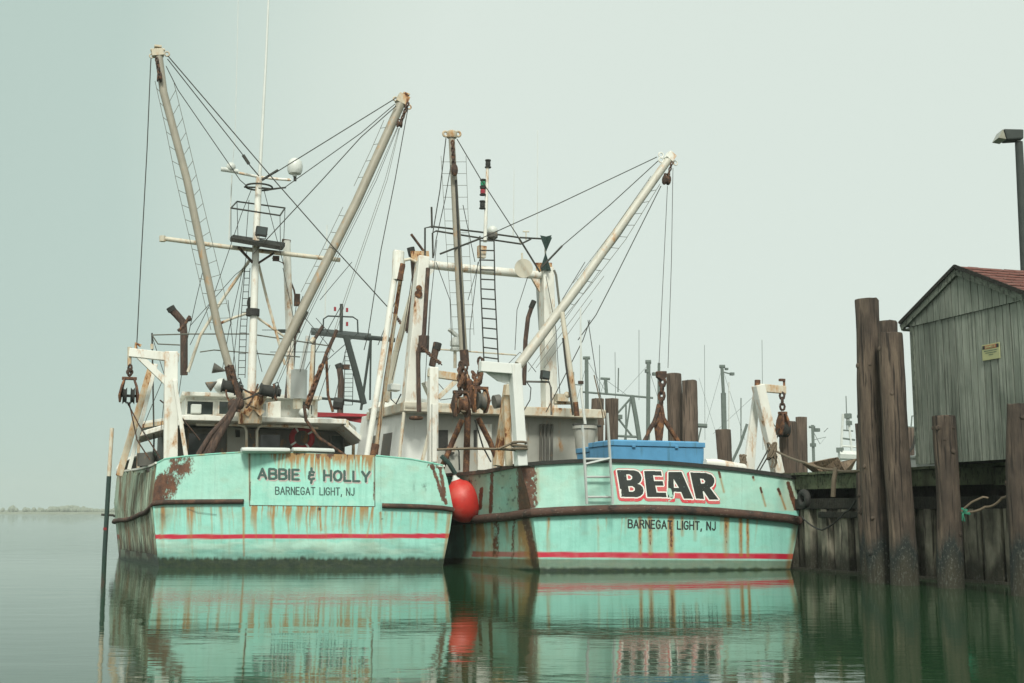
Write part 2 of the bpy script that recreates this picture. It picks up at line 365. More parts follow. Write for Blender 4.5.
def set_attr(ob, name, rgb):
    a = ob.data.color_attributes.new(name, 'FLOAT_COLOR', 'POINT')
    d = np.ones((len(ob.data.vertices), 4), np.float32); d[:, :3] = np.clip(rgb, 0, 1); a.data.foreach_set('color', d.ravel())
def grid_mesh(name, U, V, Z, mat, parent, fr, stains, flip=False):
    n, m_ = U.shape
    me = bpy.data.meshes.new(name); co = np.stack([U, V, Z], -1).reshape(-1, 3)
    idx = np.arange(n * m_).reshape(n, m_)
    q = np.stack([idx[:-1, :-1], idx[:-1, 1:], idx[1:, 1:], idx[1:, :-1]], -1).reshape(-1, 4)
    if flip: q = q[:, ::-1]
    me.from_pydata(co.tolist(), [], q.tolist()); me.materials.append(M[mat]); me.polygons.foreach_set('use_smooth', [True] * len(me.polygons))
    ob = bpy.data.objects.new(name, me); C.objects.link(ob); ob.parent = parent
    px, py = fr.pix(co[:, 0], co[:, 1], co[:, 2]); a, b = stains(px, py, co)
    set_attr(ob, 'stain', a); set_attr(ob, 'grime', b); return ob

def make_hull(fr, root, top, left, right, L, grow, sheer, stains, zdeck, deckmat='grey', grow_s=None):
    """transom outline from the photograph, sides swept forward from its edges"""
    zb = -.35
    tp = [fr.T(*p) for p in top]; tu = [p.x for p in tp]; tz = [p.z for p in tp]
    lf = sorted([(p.z, p.x) for p in (fr.T(*q) for q in left)]); rt = sorted([(p.z, p.x) for p in (fr.T(*q) for q in right)])
    lz, lu = zip(*lf); rz, ru = zip(*rt)
    nu, nzn = 330, 120
    s_ = np.linspace(0, 1, nu)[None, :]; t_ = np.linspace(0, 1, nzn)[:, None]
    uT = lu[-1] + (ru[-1] - lu[-1]) * s_; zT = np.interp(uT, tu, tz); Z = zb + (zT - zb) * t_
    U0 = np.interp(Z, lz, lu); U1 = np.interp(Z, rz, ru); U = U0 + (U1 - U0) * s_
    V = fr.vt(U, Z)
    tr = grid_mesh('transom', U, V, Z, 'hull', root, fr, stains)
    # sides
    def side(sgn, nv, nz_):
        q = np.linspace(0, 1, nv)[None, :]; t2 = np.linspace(0, 1, nz_)[:, None]
        ez, eu = (lz, lu) if sgn < 0 else (rz, ru); ztop0 = ez[-1]
        zt = ztop0 + np.interp(q, *sheer); Zs = zb + (zt - zb) * t2
        zq = zb + (ztop0 - zb) * t2
        u0 = np.interp(zq, ez, eu) + 0 * q; v0 = fr.vt(u0, zq)
        Vs = v0 + (L - v0) * q
        h = np.abs(u0) + (grow if sgn < 0 or grow_s is None else grow_s) * sm(q * L, 0, 7)
        tap = 1 - np.clip((q - .5) / .5, 0, 1) ** (1.7 + 1.4 * t2); Us = sgn * h * tap
        return Us, Vs, Zs
    Us, Vs, Zs = side(-1, 260, 90); grid_mesh('port_side', Us, Vs, Zs, 'hull', root, fr, stains, True); pU, pV, pZ = Us, Vs, Zs
    Us, Vs, Zs = side(1, 70, 20); grid_mesh('starboard_side', Us, Vs, Zs, 'hull', root, fr, stains)
    sU, sV, sZ = Us, Vs, Zs
    # deck + inner bulwark + cap
    b = MB(); n = 30; k = np.linspace(0, 1, n)
    pi = (k * 259).astype(int); si = (k * 69).astype(int)
    w_ = .14
    dk = []
    for i in range(n):
        a = Vector((pU[-1, pi[i]] + w_, pV[-1, pi[i]] + (.14 if i == 0 else 0), zdeck)); c = Vector((sU[-1, si[i]] - w_, sV[-1, si[i]] + (.14 if i == 0 else 0), zdeck))
        ja = int(np.argmin(np.abs(pZ[:, pi[i]] - zdeck))); jc = int(np.argmin(np.abs(sZ[:, si[i]] - zdeck)))
        a.x = max(a.x, pU[ja, pi[i]] + .10); c.x = min(c.x, sU[jc, si[i]] - .10); a.y = max(a.y, pV[ja, pi[i]] + (.12 if i == 0 else 0)); c.y = max(c.y, sV[jc, si[i]] + (.12 if i == 0 else 0))
        if a.x > c.x: a.x = c.x = 0
        dk.append((a, c))
    for i in range(n - 1): b.add([dk[i][0], dk[i][1], dk[i + 1][1], dk[i + 1][0]], [(0, 1, 2, 3)])
    b.build('deck', deckmat, root)
    b = MB()
    for i in range(n - 1):
        for j, (Ux, Vx, Zx, ii) in enumerate(((pU, pV, pZ, pi), (sU, sV, sZ, si))):
            p0, p1 = dk[i][j], dk[i + 1][j]; t0 = Vector((p0.x, p0.y, Zx[-1, ii[i]] - .02)); t1 = Vector((p1.x, p1.y, Zx[-1, ii[i + 1]] - .02))
            b.add([p0, p1, t1, t0], [(0, 1, 2, 3)])
    uu = np.linspace(lu[-1] + w_, ru[-1] - w_, 24)
    for a, c in zip(uu[:-1], uu[1:]):
        za, zc = np.interp([a, c], tu, tz) - .02
        dl, dr = np.interp(zdeck, lz, lu) + .12, np.interp(zdeck, rz, ru) - .12; a_, c_ = min(max(a, dl), dr), min(max(c, dl), dr)
        b.add([(a_, fr.vt(a_, 1) + .14, zdeck), (c_, fr.vt(c_, 1) + .14, zdeck), (c, fr.vt(c, 2) + .14, zc), (a, fr.vt(a, 2) + .14, za)], [(0, 1, 2, 3)])
    b.build('inner_bulwark', 'housegrey', root)
    port_top = [Vector((pU[-1, i], pV[-1, i], pZ[-1, i])) for i in range(0, 260, 7)]
    star_top = [Vector((sU[-1, i], sV[-1, i], sZ[-1, i])) for i in range(0, 70, 3)]
    trans_top = [Vector((a, fr.vt(a, np.interp(a, tu, tz)), np.interp(a, tu, tz))) for a in np.linspace(lu[-1], ru[-1], 30)]
    return dict(port=port_top, star=star_top, top=trans_top, pU=pU, pV=pV, pZ=pZ, sU=sU, sV=sV, sZ=sZ)

def cap_rail(pts, w, h, inward):      # flat cap laid along a top edge
    b = MB()
    for (p, q) in zip(pts[:-1], pts[1:]):
        d = (q - p); n = Vector((-d.y, d.x, 0)).normalized() * inward
        lo = Vector((0, 0, -h * .4)); hi = Vector((0, 0, h * .6))
        b.hexa([p - n * w * .3 + lo, p + n * w * .7 + lo, p + n * w * .7 + hi, p - n * w * .3 + hi], [q - n * w * .3 + lo, q + n * w * .7 + lo, q + n * w * .7 + hi, q - n * w * .3 + hi])
    return b

# ------------------------------------------------------------------ lettering
STROKE = {
 'A': [[(0, 0), (.32, 1), (.64, 0)], [(.13, .34), (.51, .34)]], 'B': [[(0, 0), (0, 1), (.38, 1), (.54, .9), (.54, .64), (.38, .53), (0, .53)], [(.38, .53), (.58, .4), (.58, .12), (.4, 0), (0, 0)]],
 'I': [[(0, 0), (0, 1)]], 'E': [[(.5, 0), (0, 0), (0, 1), (.5, 1)], [(0, .52), (.42, .52)]], 'H': [[(0, 0), (0, 1)], [(.56, 0), (.56, 1)], [(0, .52), (.56, .52)]],
 'O': [[(.3, 0), (.1, .1), (0, .35), (0, .65), (.1, .9), (.3, 1), (.5, .9), (.6, .65), (.6, .35), (.5, .1), (.3, 0)]], 'L': [[(0, 1), (0, 0), (.48, 0)]],
 'Y': [[(0, 1), (.3, .45), (.6, 1)], [(.3, .45), (.3, 0)]], 'R': [[(0, 0), (0, 1), (.38, 1), (.55, .88), (.55, .62), (.38, .5), (0, .5)], [(.33, .5), (.58, 0)]],
 'N': [[(0, 0), (0, 1), (.54, 0), (.54, 1)]], 'G': [[(.56, .8), (.44, .97), (.28, 1), (.1, .92), (0, .65), (0, .35), (.1, .08), (.28, 0), (.46, .05), (.56, .18), (.56, .46), (.34, .46)]],
 'T': [[(0, 1), (.56, 1)], [(.28, 1), (.28, 0)]], ',': [[(.06, .08), (0, -.2)]], 'J': [[(.42, 1), (.42, .2), (.32, .02), (.14, 0), (.02, .16)]],
 'D': [[(0, 0), (0, 1), (.34, 1), (.54, .8), (.54, .2), (.34, 0), (0, 0)]],
 '&': [[(.46, .78), (.3, .88), (.12, .8), (.1, .62), (.26, .52), (.4, .52)], [(.26, .52), (.06, .4), (.05, .16), (.24, .04), (.46, .14)], [(.26, 1.2), (.26, .92)], [(.28, 0), (.24, -.3)]],
}
ADV = {'I': .0, ',': .06, 'A': .64, 'B': .57, 'E': .5, 'H': .56, 'O': .6, 'L': .48, 'Y': .6, 'R': .58, 'N': .54, 'G': .56, 'T': .56, 'J': .42, 'D': .54, '&': .5, ' ': .3}
def text_field(s, x0, x1, y0, y1, cap, th, step, gap=.26):
    """distance field (pixels) of a stroke-lettered line whose baseline runs (x0,y0)->(x1,y1)"""
    adv = 0; pos = []
    for ch in s: pos.append(adv); adv += ADV[ch] + gap
    adv -= gap; sx = (x1 - x0) / adv
    gx = np.arange(x0 - 4, x1 + 4, step); gy = np.arange(min(y0, y1) - cap * 1.3 - 3, max(y0, y1) + cap * .4 + 3, step)
    X, Y = np.meshgrid(gx, gy); D = np.full(X.shape, 99.)
    for ch, p in zip(s, pos):
        for st in STROKE.get(ch, []):
            for (a, b_), (c, d) in zip(st[:-1], st[1:]):
                def pt(a_, b__):
                    xx = x0 + (p + a_) * sx; return xx, y0 + (y1 - y0) * (xx - x0) / (x1 - x0) - b__ * cap
                ax, ay = pt(a, b_); bx, by = pt(c, d); dx, dy = bx - ax, by - ay
                t = np.clip(((X - ax) * dx + (Y - ay) * dy) / max(dx * dx + dy * dy, 1e-6), 0, 1)
                D = np.minimum(D, np.hypot(X - ax - t * dx, Y - ay - t * dy))
    return X, Y, D - th / 2
def inpoly(X, Y, poly):
    r = np.zeros(X.shape, bool); n = len(poly)
    for i in range(n):
        (x1, y1), (x2, y2) = poly[i], poly[(i + 1) % n]
        c = ((y1 > Y) != (y2 > Y)) & (X < (x2 - x1) * (Y - y1) / ((y2 - y1) or 1e-9) + x1); r ^= c
    return r
def dilate(a, r):
    o = a.copy(); R_ = int(math.ceil(r))
    for dy in range(-R_, R_ + 1):
        for dx in range(-R_, R_ + 1):
            if dx * dx + dy * dy <= r * r + .3:
                o |= np.roll(np.roll(a, dy, 0), dx, 1)
    return o
def shift(a, dy, dx): return np.roll(np.roll(a, dy, 0), dx, 1)
def letter_mesh(name, X, Y, lab, mats, parent, place, maxrun=14):
    """lab: 0 nothing, k -> mats[k-1]; horizontal runs become thin quads on the surface"""
    step = X[0, 1] - X[0, 0]; b = MB()
    for j in range(lab.shape[0]):
        row = lab[j]; i = 0; n = len(row)
        while i < n:
            if row[i] == 0: i += 1; continue
            k = i
            while k < n and row[k] == row[i] and k - i < maxrun: k += 1
            b.mat(int(row[i]) - 1)
            xa, xb, ya, yb = X[j, i] - step / 2, X[j, i] + (k - i - .5) * step, Y[j, i] - step / 2, Y[j, i] + step / 2
            b.add([place(xa, yb), place(xb, yb), place(xb, ya), place(xa, ya)], [(0, 1, 2, 3)]); i = k
    me = bpy.data.meshes.new(name); me.from_pydata([tuple(p) for p in b.v], [], b.f)
    for m_ in mats: me.materials.append(M[m_])
    me.polygons.foreach_set('material_index', b.mi); ob = bpy.data.objects.new(name, me); C.objects.link(ob); ob.parent = parent; return ob

# ================================================================== the setting
def sheet(name, x0, x1, y0, y1, z, mat, nx=1, ny=1):
    b = MB(); b.add([(x0, y0, z), (x1, y0, z), (x1, y1, z), (x0, y1, z)], [(0, 1, 2, 3)]); return tag(b.build(name, mat), kind='structure')
def water_mat():
    m, t, b = newmat('harbour_water'); geo = node(t, 'ShaderNodeNewGeometry'); P = geo.outputs['Position']
    sx = node(t, 'ShaderNodeSeparateXYZ', {0: P})
    b.inputs['Base Color'].default_value = (.008, .034, .017, 1); b.inputs['Roughness'].default_value = .035; b.inputs['IOR'].default_value = 1.333
    murk = noise(t, P, .25, 4, (1, .5, 1)); t.links.new(mixc(t, murk, (.009, .040, .016, 1), (.024, .056, .024, 1)), b.inputs['Base Color'])
    # calm basin near the boats, wind ripples out on the open bay to the left
    open_ = node(t, 'ShaderNodeMapRange', {'Value': sx.outputs[1], 'From Min': 31, 'From Max': 44, 'To Min': 0, 'To Max': 1})
    n1 = noise(t, P, 1.6, 3, (.55, 1.3, 1), .5); n2 = noise(t, P, 7.0, 3, (.5, 1.3, 1), .55, 3); n3 = noise(t, P, .45, 2, (.5, 1, 1), .5, 5)
    patch = ramp(t, noise(t, P, .18, 3, (.5, 1, 1), .5, 11), [(.42, .35), (.62, 1)])
    f2 = node(t, 'ShaderNodeMath', {0: n2, 1: .085}, operation='MULTIPLY'); f2 = node(t, 'ShaderNodeMath', {0: f2.outputs[0], 1: patch}, operation='MULTIPLY')
    h = node(t, 'ShaderNodeMath', {0: n1, 1: .16, 2: f2.outputs[0]}, operation='MULTIPLY_ADD')
    h = node(t, 'ShaderNodeMath', {0: n3, 1: .35, 2: h.outputs[0]}, operation='MULTIPLY_ADD')
    big = noise(t, P, 1.3, 5, (.4, 1, 1), .6, 9); ob = node(t, 'ShaderNodeMath', {0: big, 1: open_.outputs[0]}, operation='MULTIPLY')
    h = node(t, 'ShaderNodeMath', {0: ob.outputs[0], 1: 4.0, 2: h.outputs[0]}, operation='MULTIPLY_ADD')
    bump(t, b, h.outputs[0], 1.0, .022); return m
M['water'] = water_mat()
sheet('water', -590, 590, -20, 890, 0, 'water')
M['marsh'] = rough_mat('marsh_grass', (.15, .18, .13, 1), (.20, .22, .16, 1), .3)
sheet('seabed', -592, 592, -22, 892, -1.6, 'marsh')
b = MB()
n = 120
for i in range(n):      # low far shore, uneven top
    x0, x1 = -585 + 1170 * i / n, -585 + 1170 * (i + 1) / n
    h0, h1 = [1.2 + .7 * vn(np.array([k * .31]), 0, 3)[0] for k in (i, i + 1)]
    b.add([(x0, 800, 0), (x1, 800, 0), (x1, 806, h1), (x0, 806, h0), (x1, 885, h1 + 1), (x0, 885, h0 + 1)], [(0, 1, 2, 3), (3, 2, 4, 5)])
tag(b.build('far_shore', 'marsh'), kind='structure')
M['trees'] = rough_mat('far_tree_foliage', (.17, .21, .16, 1), (.22, .25, .19, 1), 1.2)  # foliage colour paled to stand in for mist
b = MB(); r_ = random.Random(4)
for i in range(520):
    x = r_.gauss(-290, 22) if i < 330 else r_.uniform(-380, -80); y = 812 + r_.uniform(0, 20); hh = r_.uniform(1.2, 4.0) * (1 if i < 330 else .5) * (.6 + .8 * vn(np.array([x * .05]), 0, 8)[0])
    b._lathe(Vector((x, y, 1)), Vector((r_.uniform(-.2, .2), 0, 1)).normalized(), [(.1, 0), (hh * .45, hh * .3), (hh * .5, hh * .6), (hh * .25, hh), (.05, hh * 1.1)], 6)
tag(b.build('far_treeline', 'trees'), 'low hazy scrub on the far shore beyond the bay', 'trees', kind='stuff')

# ================================================================== boat frames
B1 = Frame(-5.27, 29.9, 19, lambda u, z: -.3 * u + .022 * u * u + .04 * z)
B2 = Frame(3.55, 28.2, 22.5, lambda u, z: -.24 * u + .03 * u * u + .04 * z)

class Rig:      # part maker for one boat: pixel points on a plane of the boat's own frame
    def __init__(s, fr, root): s.fr, s.root = fr, root
    def p(s, q, v): return s.fr.P(q[0], q[1], q[2] if len(q) > 2 else v)
    def ps(s, pts, v): return [s.p(q, v) for q in pts]
    def tube(s, name, pts, r, mat, v=8, parent=None, n=10, r2=None, sag=0):
        P_ = s.ps(pts, v)
        if sag:
            o = []
            for a, c in zip(P_[:-1], P_[1:]):
                for k in range(8): t = k / 8; o.append(a.lerp(c, t) - Vector((0, 0, sag * 4 * t * (1 - t))))
            P_ = o + [P_[-1]]
        return MB().tube(P_, r, n, True, [r, r2] if r2 else None).build(name, mat, parent or s.root, smooth=True)
    def wire(s, pts, v=8, r=.014, mat='wire', sag=0, name='stay_wire'): return s.tube(name, pts, r, mat, v, n=5, sag=sag)
    def beam(s, name, a, c, w, h, mat, v=1, parent=None, side=(1, 0, 0), bevel=.012, **k):
        return MB().beam(s.p(a, v), s.p(c, v), w, h, side, **k).build(name, mat, parent or s.root, bevel=bevel)
    def slab(s, name, pts, v, d, mat, parent=None, bevel=0):    # pixel polygon with thickness d going forward
        return MB().prism(s.ps(pts, v), (0, d, 0)).build(name, mat, parent or s.root, bevel=bevel)
    def ladder(s, name, A, Bq, nr, v=8, r=.012, mat='wire', parent=None, rr=None):
        a, c = s.ps(A, v), s.ps(Bq, v); b = MB(); b.tube(a, r, 5); b.tube(c, r, 5)
        def along(P_, t):
            L = [(q - p).length for p, q in zip(P_[:-1], P_[1:])]; x = t * sum(L)
            for (p, q), l in zip(zip(P_[:-1], P_[1:]), L):
                if x <= l + 1e-6: return p.lerp(q, x / l)
                x -= l
            return P_[-1]
        for i in range(nr): t = (i + .5) / nr; b.tube([along(a, t), along(c, t)], rr or r, 5)
        return b.build(name, mat, parent or s.root)
    def block(s, name, q, v, w, h, mat='rust', parent=None):    # pulley block: cheeks, sheave, strap
        c = s.p(q, v); b = MB()
        for sx_ in (-1, 1):
            b._lathe(c + Vector((sx_ * w * .28, 0, 0)), Vector((1, 0, 0)), [(h * .36, -w * .1), (h * .42, -w * .05), (h * .42, w * .05), (h * .36, w * .1)], 12)
            b.beam(c + Vector((sx_ * w * .3, 0, -h * .2)), c + Vector((sx_ * w * .22, 0, h * .55)), w * .12, w * .4)
        b._lathe(c, Vector((1, 0, 0)), [(h * .33, -w * .14), (h * .26, 0), (h * .33, w * .14)], 14)
        b.tube([c + Vector((-w * .3, 0, h * .5)), c + Vector((w * .3, 0, h * .5))], w * .12, 8)
        return b.build(name, mat, parent or s.root, smooth=True)

rng_pts = lambda pts, n: [(np.interp(k / (n - 1), [i / (len(pts) - 1) for i in range(len(pts))], [p[0] for p in pts]), np.interp(k / (n - 1), [i / (len(pts) - 1) for i in range(len(pts))], [p[1] for p in pts])) for k in range(n)]

# ================================================================== BOAT 1 (left)
def b1_stains_sun(px, py, co):
    z = co[:, 2]; N = fbm(px / 9, py / 9, 1); Nf = fbm(px / 2.2, py / 2.2, 2)
    rust = np.zeros_like(px); drip = rust.copy(); pale = rust.copy(); alg = rust.copy(); stripe = rust.copy(); dark = rust.copy()
    side = (co[:, 1] > B1.vt(co[:, 0], z) + .25)
    # big scrape on the port quarter
    d1 = line(px, py, [(182, 452), (180, 468), (171, 482), (160, 496)], 22, 16); rust += d1 * (.25 + 1.0 * N) * .80 * (py < 503)
    rust += line(px, py, [(160, 478), (154, 500)], 9, 8) * N * 1.2
    rust += line(px, py, [(432, 466), (437, 480), (443, 500)], 3.2, 2.5) * (.5 + .5 * Nf) + line(px, py, [(440, 468), (446, 503)], 3.5, 3) * (.4 + .6 * Nf)
    rust += .8 * line(px, py, [(427, 466), (444, 467)], 4, 3) * Nf
    drip += drips(px, py, 160, 250, 507, 34, 3, .42, 2.4) * .7 + drips(px, py, 249, 377, 505.5, 38, 7, .55, 1.5) * 1.1 + drips(px, py, 377, 452, 512, 26, 5, .4, 2.4) * .7
    drip += drips(px, py, 130, 205, 500, 60, 19, .5, 3) * .55 * sm(py, 500, 512)
    drip += line(px, py, [(450, 512), (444, 560)], 3, 3) * .8
    for x_, y0, y1, s_ in ((243, 508, 556, .8), (320, 510, 530, 1), (381, 512, 535, .5), (373, 506, 536, .6), (249, 453, 506, .8)):
        drip += line(px, py, [(x_, y0), (x_ + (1 if x_ != 373 else -6), y1)], 1.6, 1.5) * s_
    dark += line(px, py, [(188, 509), (198, 513), (216, 515)], 1.4, 1.2) * .6 + (np.hypot(px - 319.5, py - 509) < 1.6) * 1. + (np.hypot(px - 382, py - 519) < 1) * .8
    dark += line(px, py, [(381, 458), (380, 560)], .7, .7) * .30 * (.3 + Nf) + line(px, py, [(215, 456), (214, 560)], .7, .7) * .22 * (.3 + Nf)
    drip += line(px, py, [(230, 510), (229, 560)], 1.6, 1.6) * .3 * Nf + sm(fbm(px / 16, py / 12, 31), .55, .78) * .14
    dark += sm(fbm(px / 3, py / 5, 30), .62, .75) * np.exp(-((px - 421) / 8) ** 2 - ((py - 487) / 4) ** 2) * .7
    dark += np.exp(-((px - 163) / 6) ** 2 - ((py - 516) / 6) ** 2) * .45 * Nf * 1.6
    pale += sm(504 - py, 0, 3) * .30 * (.5 + N)  # upper transom paled to paint sunlight onto it
    # boot stripe and the waterline bands
    ys = 536.3 - (px - 300) * .003
    stripe += (1 - sm(np.abs(py - ys), 2.0, 2.6)) * (.95 + .1 * N)
    zn = py + 5 * (fbm(px / 14, py * 0, 8) - .5)
    pale += sm(zn, 540, 543) * (1 - sm(zn, 551, 556)) * sm(fbm(px / 34, py / 6, 11), .38, .66) * .50
    bl = sm(py, 538, 541) * (1 - sm(py, 555, 560)) * sm(fbm(px / 26, py / 5, 17), .46, .62)
    alg += bl * .14 + sm(zn, 540, 558) * .50 * (.6 + .6 * fbm(px / 50, py / 3, 12))
    ragged = 559.5 + 2.5 * (fbm(px / 4, py * 0, 21) - .5) + 2 * (vn(px / 1.6, py * 0, 23) - .5)
    alg += sm(py, ragged - 4, ragged + 3) * (1.0 - .30 * sm(Nf, .5, .75))
    if side.any():      # grimy planked port side
        drip += side * (px < 160) * .55 * (.4 + N); rust += side * (px < 156) * sm(fbm(px / 3, py / 25, 40), .5, .7) * .75
    c = lambda a: np.clip(a, 0, 1)
    return np.stack([c(rust), c(drip), c(pale)], -1), np.stack([c(alg), c(stripe), c(dark)], -1)

L1 = 19.0
boat1 = empty('fishing_boat', B1.o, B1.a, label='aqua hulled trawler on the left lettered ABBIE & HOLLY across its stern', cat='fishing boat', group='aqua trawlers moored stern on')
h1 = make_hull(B1, boat1,
    top=[(157, 463), (165, 459), (185, 456.5), (215, 454), (249, 452), (300, 452.5), (375, 456), (410, 459), (443, 466)],
    left=[(160, 574), (158, 560), (155, 530), (152.5, 503), (155, 480), (157, 463)], right=[(442, 574), (444, 560), (450, 530), (453, 508), (447.5, 480), (443, 466)],
    L=L1, grow=.78, sheer=([0, .15, .4, .6, 1], [0, -.06, -.05, .2, 1.5]), stains=b1_stains_sun, zdeck=1.25)
g1 = Rig(B1, boat1)
cap_rail(h1['port'], .16, .05, -1).build('port_cap_rail', 'white', boat1)
cap_rail(h1['star'], .16, .05, 1).build('starboard_cap_rail', 'white', boat1)
# stern ramp gate with the name
def gate_grid():
    xs = np.linspace(249.5, 375, 240); ts = np.linspace(0, 1, 95); U = np.zeros((95, 240)); V = U.copy(); Z = U.copy()
    for i, x in enumerate(xs):
        f = (x - 249.5) / 125.5; a = B1.T(x, 505.0 + f * 1.2, .010); c = B1.T(x, 451.6 + f * 3.6, .010)
        for j, t in enumerate(ts): U[j, i], V[j, i], Z[j, i] = a.lerp(c, t)
    return U, V, Z
def gate_stains(px, py, co):
    z0 = np.zeros_like(px); N = fbm(px / 8, py / 8, 3)
    top = 452 + (px - 250) * .029
    drip = drips(px, py, 272, 374, lambda p: 452 + (p - 250) * .029, 27, 13, .62, 2.1) * 1.25 + drips(px, py, 251, 278, lambda p: 452 + (p - 250) * .029, 9, 14, .4, 2) + drips(px, py, 285, 374, lambda p: 452 + (p - 250) * .029, 12, 16, .62, 2.2)
    drip += (1 - sm(np.abs(py - top), 0, 2.5)) * .6
    rust = drips(px, py, 276, 372, lambda p: 452 + (p - 250) * .029, 9, 29, .42, 1.6) * .7
    for x_ in (250.3, 374.2): drip += line(px, py, [(x_, 455), (x_, 500)], 1.2, 1.2) * .5; rust += line(px, py, [(x_, 482), (x_ - .5, 500)], 1.2, 1.2) * .6
    return np.stack([np.clip(rust, 0, 1), np.clip(drip, 0, 1), sm(N, .5, .8) * .3], -1), np.stack([z0, z0, (1 - sm(np.minimum(np.abs(px - 249.8), np.abs(px - 374.8)), .2, .8)) * .6], -1)
U, V, Z = gate_grid(); gate = grid_mesh('stern_gate', U, V, Z, 'panel', boat1, B1, gate_stains)
b = MB()      # its plate edges
eL = [B1.T(249.5, y, .010) for y in (451.6, 505)]; eR = [B1.T(375, y, .010) for y in (455.2, 506.2)]
b.tube([eL[0], eL[1]], .005, 6).tube([eR[0], eR[1]], .005, 6)
b.tube([B1.T(249.5 + k * 12.55, 505.3 + k * .12, .009) for k in range(11)], .005, 6)
b.build('gate_seam', 'rust', gate)
X, Y, D = text_field('ABBIE & HOLLY', 258.5, 369.5, 478.4, 481.6, 9.6, 2.5, .2)
lab = np.where(D < 0, 1, 0); sh = np.roll(np.roll(D < .1, 5, 0), 5, 1) | np.roll(np.roll(D < .1, 3, 0), 4, 1); lab = np.where((lab == 0) & sh, 2, lab)
lab[(fbm(X / 1.6, Y / 1.6, 44) < .17)] = 0
letter_mesh('boat_name_lettering', X, Y, lab, ['lettergrey', 'palepink'], gate, lambda x, y: B1.T(x, y, .016))
X, Y, D = text_field('BARNEGAT LIGHT, NJ', 275.5, 354, 494.2, 495.3, 7.2, 1.05, .2)
letter_mesh('home_port_lettering', X, Y, np.where(D < 0, 1, 0), ['lettergrey'], gate, lambda x, y: B1.T(x, y, .016))
# rub rails
def rail_on(fr, pts, off): return [fr.T(x, y, off) for x, y in pts]
def side_rail(h, key, zfun, v1, off, n=26):
    U_, V_, Z_ = h[key + 'U'], h[key + 'V'], h[key + 'Z']; out_ = []
    for i in np.linspace(0, U_.shape[1] - 1, n).astype(int):
        v = V_[:, i].mean()
        if v > v1: break
        z = zfun(v); j = int(np.argmin(np.abs(Z_[:, i] - z))); out_.append(Vector((U_[j, i] + (-off if key == 'p' else off), V_[j, i], Z_[j, i])))
    return out_
zl = B1.T(153, 503).z; zr = B1.T(453, 509).z
pl = rail_on(B1, [(243.5, 501.5), (220, 501.6), (190, 501.8), (165, 502.2), (154.5, 503.2)], .06)
MB().tube(pl + side_rail(h1, 'p', lambda v: zl - .085 * min(v, 5) - .02 * max(0, min(v - 5, 9)), 17, .06)[1:], .062, 10).build('port_rub_rail', 'rustrail', boat1, smooth=True)
MB().tube(rail_on(B1, [(382, 505.6), (400, 506), (425, 506.8), (442, 508), (452.5, 509.5)], .06) + side_rail(h1, 's', lambda v: zr - .02 * v, 17, .06)[1:], .062, 10).build('starboard_rub_rail', 'rustrail', boat1, smooth=True)
MB().tube(rail_on(B1, [(443, 465.5), (432, 463), (410, 458.8), (376, 455.6)], .0), .02, 6).tube(rail_on(B1, [(249, 451.8), (215, 453.8), (185, 456.2), (165, 458.8), (157, 463)], 0), .02, 6).build('transom_edge', 'aqua', boat1)
# fender planks down the port quarter
b = MB(); pr = random.Random(3); U_, V_, Z_ = h1['pU'], h1['pV'], h1['pZ']
i = 2
while V_[60, i].mean() < 6.6:
    j = min(i + 3, 259); top = 88 - pr.randint(0, 5); bot = 20
    q = []
    for ii in (i, j):
        for jj in (bot, top): q.append(Vector((U_[jj, ii] - .012 - pr.random() * .012, V_[jj, ii], Z_[jj, ii])))
    lo0, hi0, lo1, hi1 = q; off = Vector((-.04, 0, 0)); mid = 55
    for a0, a1 in ((bot, mid), (mid, top)):
        P0, P1, P2, P3 = [Vector((U_[jj, ii] - .004, V_[jj, ii], Z_[jj, ii])) for jj, ii in ((a0, i), (a0, j), (a1, j), (a1, i))]
        b.hexa([P0, P1, P2, P3], [p + off for p in (P0, P1, P2, P3)])
    i += 4 + (pr.random() < .3)
b.build('fender_planks', 'fender', boat1)

# ---- houses
def wallbox(name, rig, px0, px1, ytop, v, depth, z0, mat, parent=None, slope=0):
    a = rig.p((px0, ytop), v); c = rig.p((px1, ytop + slope), v); zt = min(a.z, c.z)
    b = MB(); b.box(((a.x + c.x) / 2, v + depth / 2, (z0 + zt) / 2), (c.x - a.x, depth, zt - z0)); return b.build(name, mat, parent or rig.root, bevel=.02), a.x, c.x, zt
HV = 10.0
house, hx0, hx1, hz = wallbox('deckhouse', g1, 166, 344, 427, HV, 5.5, 1.2, 'grey')
roofz = hz
def roof_slab(name, rig, pts, th, mat, parent=None):    # local xy outline at z
    return MB().prism([Vector(p) for p in pts], (0, 0, th)).build(name, mat, parent or rig.root, bevel=.02)
ra = g1.p((182, 420), 8.2); rb = g1.p((346, 424), 8.2); rc = g1.p((136, 433), 11.5); rd = g1.p((364, 441), 11.0)
zr_ = ra.z
roof_slab('house_roof', g1, [(ra.x, 8.2, zr_), (rb.x, 8.2, zr_), (rb.x + .75, 10.2, zr_ - .12), (rb.x + .7, 15.6, zr_), (rc.x - .1, 15.6, zr_), (rc.x, 10.2, zr_ - .12)], .16, 'white')
MB().beam((rb.x + .05, 8.25, zr_ + .02), (rb.x + .62, 10.0, zr_ - .25), .08, .22).beam((rb.x + .62, 10, zr_ - .25), (rb.x + .66, 10.2, 1.25), .09, .09).build('starboard_awning_frame', 'rustcream', boat1)
MB().beam((rc.x + .05, 10.2, zr_ - .1), (rc.x + .1, 10.2, 1.25), .09, .09).beam((rc.x + .02, 10.2, zr_ - .1), (ra.x, 8.25, zr_), .07, .12).build('port_awning_frame', 'rustcream', boat1)
uh, ux0, ux1, uz = wallbox('wheelhouse', g1, 186, 318, 396, 11.0, 3.8, zr_ + .16, 'white')
